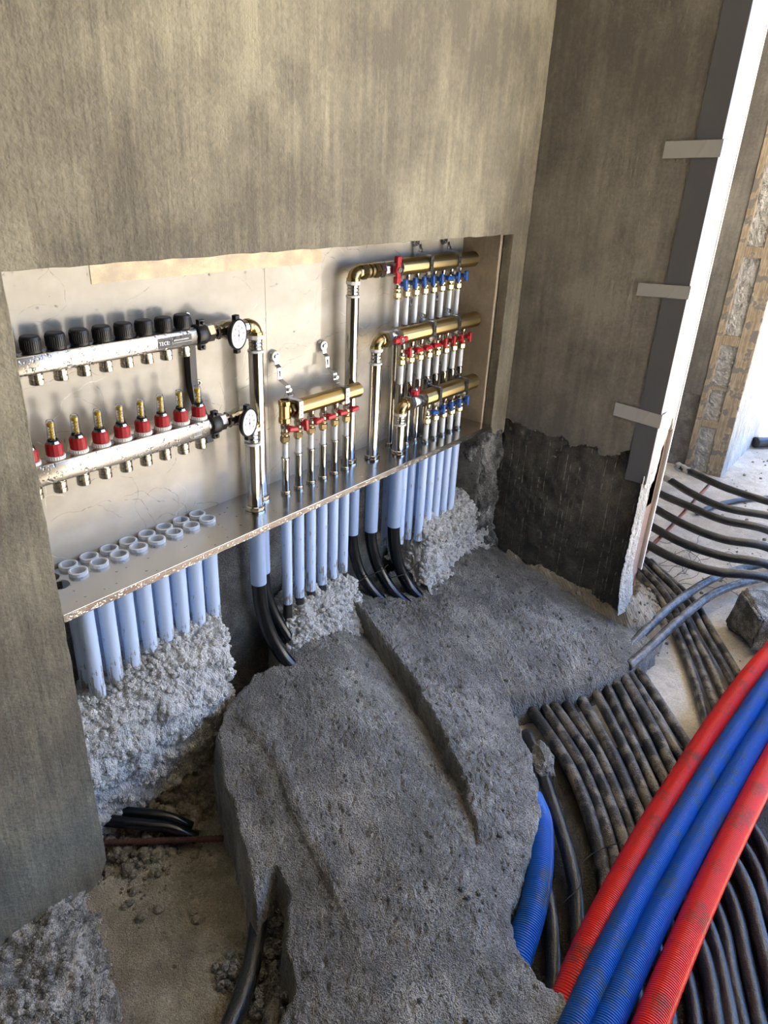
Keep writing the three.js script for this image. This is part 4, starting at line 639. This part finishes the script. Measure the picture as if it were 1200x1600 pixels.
// ---------------------------------------------------------------- pipes on the floor
function pipeThing(label, pts, r, mat, category = 'pipe', group, opt = {}, name = 'floor_pipe') { return lone(name, hoseGeo(pts, r, { wob: 0.0012, radial: 20, seed: pts[0][0] * 10, ...opt }), mat, label, category, group); }
const PY = 0.0;
const comb = [[[1.749, 0.681], [1.585, 0.908], [1.356, 1.1], [1.02, 1.26], [0.9, 1.3], [0.8, 1.33]], [[1.783, 0.709], [1.621, 0.922], [1.395, 1.115], [1.06, 1.3], [0.95, 1.34], [0.85, 1.37]], [[1.811, 0.729], [1.657, 0.936], [1.445, 1.125], [1.154, 1.325], [1.05, 1.372], [0.95, 1.41]], [[1.846, 0.762], [1.69, 0.955], [1.5, 1.125], [1.214, 1.353], [1.11, 1.405], [1.0, 1.45]], [[1.9, 0.785], [1.735, 0.965], [1.555, 1.13], [1.29, 1.365], [1.18, 1.42], [1.06, 1.47]], [[1.947, 0.825], [1.777, 0.987], [1.61, 1.135], [1.354, 1.362], [1.249, 1.42], [1.12, 1.478]], [[1.992, 0.85], [1.82, 1.0], [1.668, 1.14], [1.405, 1.372], [1.282, 1.43], [1.14, 1.5]], [[2.03, 0.87], [1.862, 1.02], [1.725, 1.145], [1.48, 1.374], [1.331, 1.448], [1.17, 1.52]], [[2.07, 0.885], [1.915, 1.03], [1.785, 1.148], [1.553, 1.384], [1.438, 1.445], [1.25, 1.53]], [[2.119, 0.88], [1.99, 1.01], [1.856, 1.148], [1.63, 1.39], [1.519, 1.452], [1.38, 1.52]], [[2.15, 0.905], [2.042, 1.018], [1.924, 1.148], [1.7, 1.398], [1.6, 1.45], [1.48, 1.51]]];
comb.forEach((l, i) => { const [a, b] = l; l.unshift([a[0] + (a[0] - b[0]) * 0.35, a[1] + (a[1] - b[1]) * 0.35]); const P = l.map(([x, z], k) => [x, PY - 0.02 + (k < 2 ? 0.024 : k === 2 ? 0.016 : 0.0) + (i % 3) * 0.003, z]), r = 0.0165 + (i % 4 === 0 ? 0.0022 : 0), o = P[1]; const t = thing('floor_pipe', `muddy black pipe from mortar edge to ducts, ${nth(i, 11)} of eleven`, 'pipe', o, 'muddy black pipes leaving the mortar side by side'), Q = P.map((p) => p.map((v, k) => v - o[k]));
  const curve = new THREE.CatmullRomCurve3(Q.map((p) => V(...p)), false, 'centripetal'), cut = (a, b) => Array.from({ length: 13 }, (_, k) => curve.getPoint(a + (b - a) * k / 12).toArray());
  part(t, 'muddy_length', hoseGeo(cut(0, 0.56), r, { wob: 0.0016, radial: 20, seed: i }), M.muddyHose, 'mud-caked length'); part(t, 'clean_length', hoseGeo(cut(0.55, 1), r * 0.99, { wob: 0.0005, radial: 20, seed: i }), M.dirtyHose, 'wet shiny length'); });
pipeThing('black pipe free of mud, leaving the mortar at the clod', [[1.62, 0.02, 0.735], [1.526, 0.02, 0.83], [1.445, 0.015, 0.902], [1.361, 0.01, 0.979], [1.259, 0.0, 1.061], [1.159, -0.01, 1.119], [1.05, -0.015, 1.17]], 0.0178, M.dirtyHose);
pipeThing('short length of black pipe beside the buried blue duct', [[1.30, 0.0, 0.93], [1.199, 0.0, 1.017], [1.121, -0.005, 1.072], [1.02, -0.01, 1.126], [0.92, -0.015, 1.17]], 0.0165, M.dirtyHose);
[[[2.95, 0.56], [2.885, 0.63], [2.764, 0.754], [2.532, 0.908], [2.309, 1.035], [2.097, 1.14], [1.95, 1.20]], [[2.975, 0.575], [2.91, 0.645], [2.775, 0.782], [2.540, 0.938], [2.330, 1.062], [2.154, 1.158], [2.0, 1.235]], [[3.0, 0.59], [2.935, 0.66], [2.78, 0.822], [2.558, 0.970], [2.375, 1.089], [2.213, 1.182], [2.05, 1.27]], [[3.03, 0.60], [2.965, 0.675], [2.80, 0.852], [2.59, 0.996], [2.42, 1.112], [2.26, 1.212], [2.1, 1.30]], [[3.05, 0.62], [2.985, 0.695], [2.83, 0.880], [2.63, 1.020], [2.47, 1.132], [2.32, 1.235], [2.16, 1.33]]].forEach((l, i) => pipeThing(`black pipe in the bundle bending past the wall end, ${nth(i, 5)} of five`, l.map(([x, z], k) => [x, FLOOR + 0.018 + (i % 2) * 0.010, z]), 0.0145, M.muddyHose, 'pipe', 'bundle of black pipes passing the wall end'));
pipeThing('shiny grey pipe crossing the bundle, the one nearer the wall', [[2.18, 0.045, 0.812], [2.261, 0.05, 0.822], [2.596, 0.055, 0.849], [2.92, 0.05, 0.905], [3.155, 0.03, 0.974], [3.5, 0.0, 1.14], [4.3, -0.02, 1.75]], 0.0172, M.greyHose, 'pipe', 'pair of shiny grey pipes');
pipeThing('shiny grey pipe crossing the bundle on the duct side', [[2.12, 0.045, 0.858], [2.216, 0.05, 0.873], [2.499, 0.055, 0.903], [2.803, 0.05, 0.945], [3.034, 0.03, 1.014], [3.4, 0.0, 1.19], [4.2, -0.02, 1.82]], 0.0172, M.greyHose, 'pipe', 'pair of shiny grey pipes');
const arcs = [[[3.985, 0.417], [3.925, 0.54], [3.856, 0.692], [3.819, 0.92], [3.85, 1.2], [3.98, 1.55], [4.25, 2.1]], [[3.783, 0.395], [3.644, 0.591], [3.578, 0.766], [3.633, 0.96], [3.7, 1.2], [3.85, 1.6], [4.15, 2.15]], [[3.68, 0.25], [3.524, 0.467], [3.464, 0.646], [3.422, 0.808], [3.456, 0.998], [3.56, 1.25], [3.75, 1.65], [4.05, 2.2]], [[3.46, 0.30], [3.316, 0.523], [3.23, 0.71], [3.209, 0.864], [3.266, 1.039], [3.36, 1.3], [3.58, 1.7], [3.95, 2.25]], [[3.25, 0.33], [3.11, 0.574], [3.04, 0.749], [3.038, 0.909], [3.093, 1.076], [3.2, 1.32], [3.45, 1.75], [3.85, 2.3]], [[3.05, 0.40], [2.919, 0.624], [2.868, 0.775], [2.88, 0.928], [2.969, 1.103], [3.08, 1.33], [3.35, 1.8], [3.75, 2.35]]];
const arcWord = ['outermost, its crushed taped end at the far jamb', 'second from outside, its taped end at the wall', 'third from the outside', 'third from the inside', 'second from the inside', 'innermost and nearest the grey pipes'];
arcs.forEach((l, i) => { const t = thing('floor_pipe', `black pipe in the curved fan, ${arcWord[i]}`, 'pipe', [l[0][0], 0, l[0][1]], 'fan of curved black pipes'); const P = l.map(([x, z], k) => [x - l[0][0], k < 5 || l.length < 6 + (i > 1) ? 0.118 - (k > 4 ? 0.06 : 0) : -0.015, z - l[0][1]]); part(t, 'hose', hoseGeo(P, 0.0190, { wob: 0.001, radial: 22 }), M.dirtyHose); if (i < 2) { const [a, b] = P, d = V(b[0] - a[0], 0, b[2] - a[2]).normalize(); part(t, 'taped_end', roughen(hoseGeo([[a[0] - d.x * 0.012, a[1], a[2] - d.z * 0.012], [a[0] + d.x * 0.04, a[1], a[2] + d.z * 0.04], [a[0] + d.x * 0.085, a[1], a[2] + d.z * 0.085]], 0.0208, { step: 0.006, radial: 30 }), i ? 0.002 : 0.009, 60, 3), M.tapeGrey, 'end wrapped in grey tape'); } });
lone('tie_rod', hoseGeo([[2.70, 0.02, 0.655], [2.764, 0.085, 0.641], [3.266, 0.085, 0.625], [3.95, 0.085, 0.61]], 0.0085, { radial: 10 }), M.copper, 'thin copper-brown rod laid under the fan of black pipes', 'rod');
arcs.slice(1).forEach((l, i) => { const [x, z] = l[i === 0 ? 1 : 2]; });
pipeThing('thin black cable lying flat beyond the fan of pipes', [[3.75, -0.02, 0.62], [4.0, -0.022, 0.70], [4.2, -0.022, 0.82], [4.35, -0.02, 0.98]], 0.014, M.dirtyHose, 'cable');
pipeThing('black pipe end lying past the white rendered wall', [[5.15, 0.0, 0.58], [5.22, 0.0, 0.64], [5.30, 0.0, 0.75], [5.4, 0.0, 0.95]], 0.035, M.dirtyHose);

// corrugated ducts
function duct(label, pts, r, mat, group) { return lone('corrugated_duct', hoseGeo(pts, r, { rib: 0.0022, pitch: 0.0052, radial: 26, seed: pts[0][2] * 13 }), mat, label, 'duct', group); }
duct('red corrugated duct on the left, its end sunk in mortar', [[4.1, 0.0, 1.72], [3.2, 0.04, 1.40], [2.62, 0.09, 1.25], [2.353, 0.10, 1.215], [2.168, 0.10, 1.197], [1.976, 0.095, 1.184], [1.779, 0.09, 1.174], [1.604, 0.09, 1.168], [1.448, 0.09, 1.163], [1.30, 0.09, 1.163], [1.161, 0.085, 1.164], [1.041, 0.075, 1.168], [0.95, 0.058, 1.175], [0.86, 0.01, 1.18]], 0.0278, M.redDuct, 'red corrugated ducts');
duct('blue corrugated duct lying against the left red duct', [[4.05, 0.0, 1.80], [3.15, 0.04, 1.46], [2.55, 0.09, 1.295], [2.272, 0.10, 1.262], [2.088, 0.10, 1.248], [1.909, 0.10, 1.236], [1.725, 0.10, 1.226], [1.575, 0.10, 1.219], [1.403, 0.10, 1.213], [1.252, 0.10, 1.209], [1.101, 0.10, 1.209], [0.984, 0.10, 1.212], [0.86, 0.095, 1.218]], 0.0280, M.blueDuct, 'blue corrugated ducts');
duct('blue corrugated duct lying against the right red duct', [[4.0, 0.0, 1.88], [3.1, 0.04, 1.53], [2.36, 0.10, 1.335], [2.065, 0.10, 1.303], [1.879, 0.10, 1.289], [1.705, 0.10, 1.280], [1.52, 0.10, 1.271], [1.35, 0.10, 1.265], [1.202, 0.10, 1.260], [1.057, 0.10, 1.260], [0.953, 0.10, 1.261], [0.84, 0.10, 1.264]], 0.0282, M.blueDuct, 'blue corrugated ducts');
duct('red corrugated duct on the right, nearest the viewer', [[3.9, 0.0, 1.96], [3.0, 0.04, 1.60], [2.15, 0.10, 1.37], [1.867, 0.1, 1.349], [1.678, 0.1, 1.339], [1.514, 0.1, 1.332], [1.38, 0.1, 1.328], [1.238, 0.1, 1.326], [1.108, 0.1, 1.326], [1.004, 0.1, 1.327], [0.86, 0.1, 1.331]], 0.0288, M.redDuct, 'red corrugated ducts');
duct('short length of blue corrugated duct breaking out of the mortar edge', [[1.40, 0.02, 0.87], [1.33, 0.045, 0.925], [1.273, 0.05, 0.957], [1.172, 0.05, 1.003], [1.071, 0.045, 1.034], [0.97, 0.03, 1.055], [0.90, 0.0, 1.07]], 0.030, M.blueDuct, 'blue corrugated ducts');

// left-hand pit
pipeThing('black pipe curving out from under the left lip of the mortar', [[0.80, 0.03, 0.44], [0.711, 0.005, 0.536], [0.658, 0.0, 0.582], [0.591, -0.005, 0.629], [0.519, -0.01, 0.662], [0.40, -0.015, 0.70]], 0.0205, M.dirtyHose);
pipeThing('black pipe crossing the pit by the left jamb, the rear one', [[0.52, 0.05, -0.04], [0.612, 0.05, 0.042], [0.662, 0.045, 0.104], [0.722, 0.035, 0.183], [0.76, 0.0, 0.23]], 0.0125, M.blackHose, 'pipe', 'two black pipes in the pit');
pipeThing('black pipe crossing the pit by the left jamb, the front one', [[0.50, 0.045, -0.02], [0.598, 0.045, 0.07], [0.648, 0.04, 0.134], [0.708, 0.028, 0.210], [0.75, -0.01, 0.26]], 0.0150, M.blackHose, 'pipe', 'two black pipes in the pit');
{ // ribbed reinforcing bar
  const a = V(0.52, 0.016, 0.05), b = V(0.785, 0.008, 0.325), d = b.clone().sub(a), n = 34, ribs = [hoseGeo([a.toArray(), b.toArray()], 0.0075, { radial: 12 })];
  for (let k = 1; k < n; k++) { const t = new THREE.TorusGeometry(0.0080, 0.0016, 6, 14); t.rotateX(0.5); t.applyQuaternion(new THREE.Quaternion().setFromUnitVectors(V(0, 0, 1), d.clone().normalize())); t.translate(...a.clone().addScaledVector(d, k / n).toArray()); ribs.push(t); }
  lone('rebar', ribs, M.rust, 'rusty ribbed reinforcing bar lying across the pit floor', 'rebar');
}
pipeThing('muddy pipe stub in the hollow under the left mortar edge', [[0.60, -0.02, 0.70], [0.56, -0.01, 0.73], [0.47, -0.02, 0.79]], 0.018, M.muddyHose);
{
  const g = mergeVertices(new RoundedBoxGeometry(0.46, 0.19, 0.22, 10, 0.03).deleteAttribute('normal').deleteAttribute('uv')); g.computeVertexNormals();
  const m = lone('concrete_chunk', boxUV(roughen(roughen(g, 0.09, 8, 3), 0.035, 30, 5, 0.3)), M.roughGrey, 'broken concrete chunk lying behind the red and blue ducts', 'rubble'); m.position.set(2.80, 0.045, 1.27); m.rotation.set(0.04, -0.95, -0.05);
}
{
  const r = rng(61), l = [];
  for (let k = 0; k < 26; k++) { let x = 2.95 + r() * 0.45, z = 0.70 + r() * 0.16, a = r() * 6.28; const p = [[x, FLOOR + 0.004, z]]; for (let q = 0; q < 5; q++) { a += (r() - 0.5) * 1.1; x += Math.cos(a) * 0.035; z += Math.sin(a) * 0.035; p.push([x, FLOOR + 0.004 + r() * 0.02, z]); } l.push(hoseGeo(p, 0.0011, { radial: 5, caps: false, step: 0.012 })); }
  const m = lone('dry_roots', l, M.wire, 'tangle of thin dark roots on the pale floor past the wall end', 'roots'); m.userData.kind = 'stuff';
}
lone('straw', hoseGeo([[1.70, 0.125, 0.585], [1.675, 0.135, 0.60], [1.655, 0.125, 0.625], [1.648, 0.105, 0.655]], 0.0012, { radial: 6, step: 0.008 }), M.straw, 'single pale straw lying on the ridge of the mortar bed', 'straw');
lone('tie_wire', hoseGeo([[1.17, 0.022, 1.07], [1.24, 0.03, 1.085], [1.30, 0.022, 1.06], [1.36, 0.022, 1.075], [1.42, 0.024, 1.11]], 0.0015, { radial: 6, step: 0.01 }), M.wire, 'loose dark wire looped over the black pipes beside the red duct', 'wire');
// loose crumbs
{
  const r = rng(99), pit = [], sand = [], bed = [], hollow = [], far = [];
  for (let k = 0; k < 420; k++) { const x = 0.52 + r() * 0.33, z = 0.06 + r() * r() * 0.42; pit.push([x, FLOOR + 0.013 + 0.012 * fbm(x * 9, z * 9, 12, 3), z, 0.0025 + Math.pow(r(), 4) * 0.013]); }
  for (let k = 0; k < 380; k++) { const x = 0.58 + r() * 0.30, z = 0.02 + r() * 0.20; pit.push([x, FLOOR + 0.016 + r() * 0.02, z, 0.005 + r() * r() * 0.014]); }
  for (let k = 0; k < 700; k++) { const x = 2.25 + r() * 0.6, z = 0.24 + r() * 0.68; const sd = polyDist(sandPoly, x, z); if (sd < -0.06) continue; sand.push([x, Math.max(FLOOR, mix(FLOOR, sandH(x, z), smooth(-0.05, 0.03, sd))) + 0.002, z, 0.0018 + Math.pow(r(), 4) * 0.010]); }
  for (let k = 0; k < 900; k++) { const x = 0.6 + r() * 1.7, z = 0.1 + r() * 1.05, h = polyDist(bedPoly, x, z) > 0.02 ? bedHeight(x, z) : null; if (h === null) continue; bed.push([x, h + 0.001, z, 0.0013 + Math.pow(r(), 5) * 0.006]); }
  for (let k = 0; k < 300; k++) { const x = 0.55 + r() * 0.22, z = 0.54 + r() * 0.24; hollow.push([x, FLOOR + 0.012 + r() * 0.02, z, 0.004 + r() * r() * 0.014]); }
  for (let k = 0; k < 500; k++) { const x = 2.55 + r() * 2.6, z = 0.62 + r() * 0.6; far.push([x, FLOOR + 0.001, z, 0.0015 + Math.pow(r(), 4) * 0.009]); }
  const rock = rockGeo(1, 3, 1, 0.4); rock.attributes.uv.array.forEach((v, i, a) => { a[i] = v * 0.006; });
  scatter('rubble', rock, M.soil, pit, scene, { label: 'brown crumbs and small stones on the floor of the pit', category: 'rubble' });
  scatter('rubble', rock, M.dryDebris, sand, scene, { label: 'small pale stones over the debris by the wall end', category: 'rubble' });
  scatter('rubble', rock, M.mortar, bed, scene, { label: 'tiny mortar grains lying on the trowelled bed', category: 'rubble' });
  scatter('rubble', rock, M.mortar, hollow, scene, { label: 'mortar lumps in the hollow beside the left black pipe', category: 'rubble' });
  scatter('rubble', rock, M.dryDebris, far, scene, { label: 'scattered grit on the pale floor past the wall end', category: 'rubble' });
  const wet = []; for (let k = 0; k < 330; k++) { const x = 0.58 + Math.pow(r(), 1.3) * 1.55; wet.push([x, 1.12 + r() * 0.23, 0.0002, 0.0006 + r() * r() * 0.0022, [0, 0, 1]]); }
  for (let k = 0; k < 60; k++) wet.push([2.1925, 0.95 + r() * 0.3, 0.01 + r() * 0.12, 0.0006 + r() * 0.0012, [-1, 0, 0]]);
  scatter('water_drops', dropGeo, M.drop, wet, scene, { label: 'water drops splashed over the top of the marble back', category: 'water' });
}
renderer.render(scene, camera);
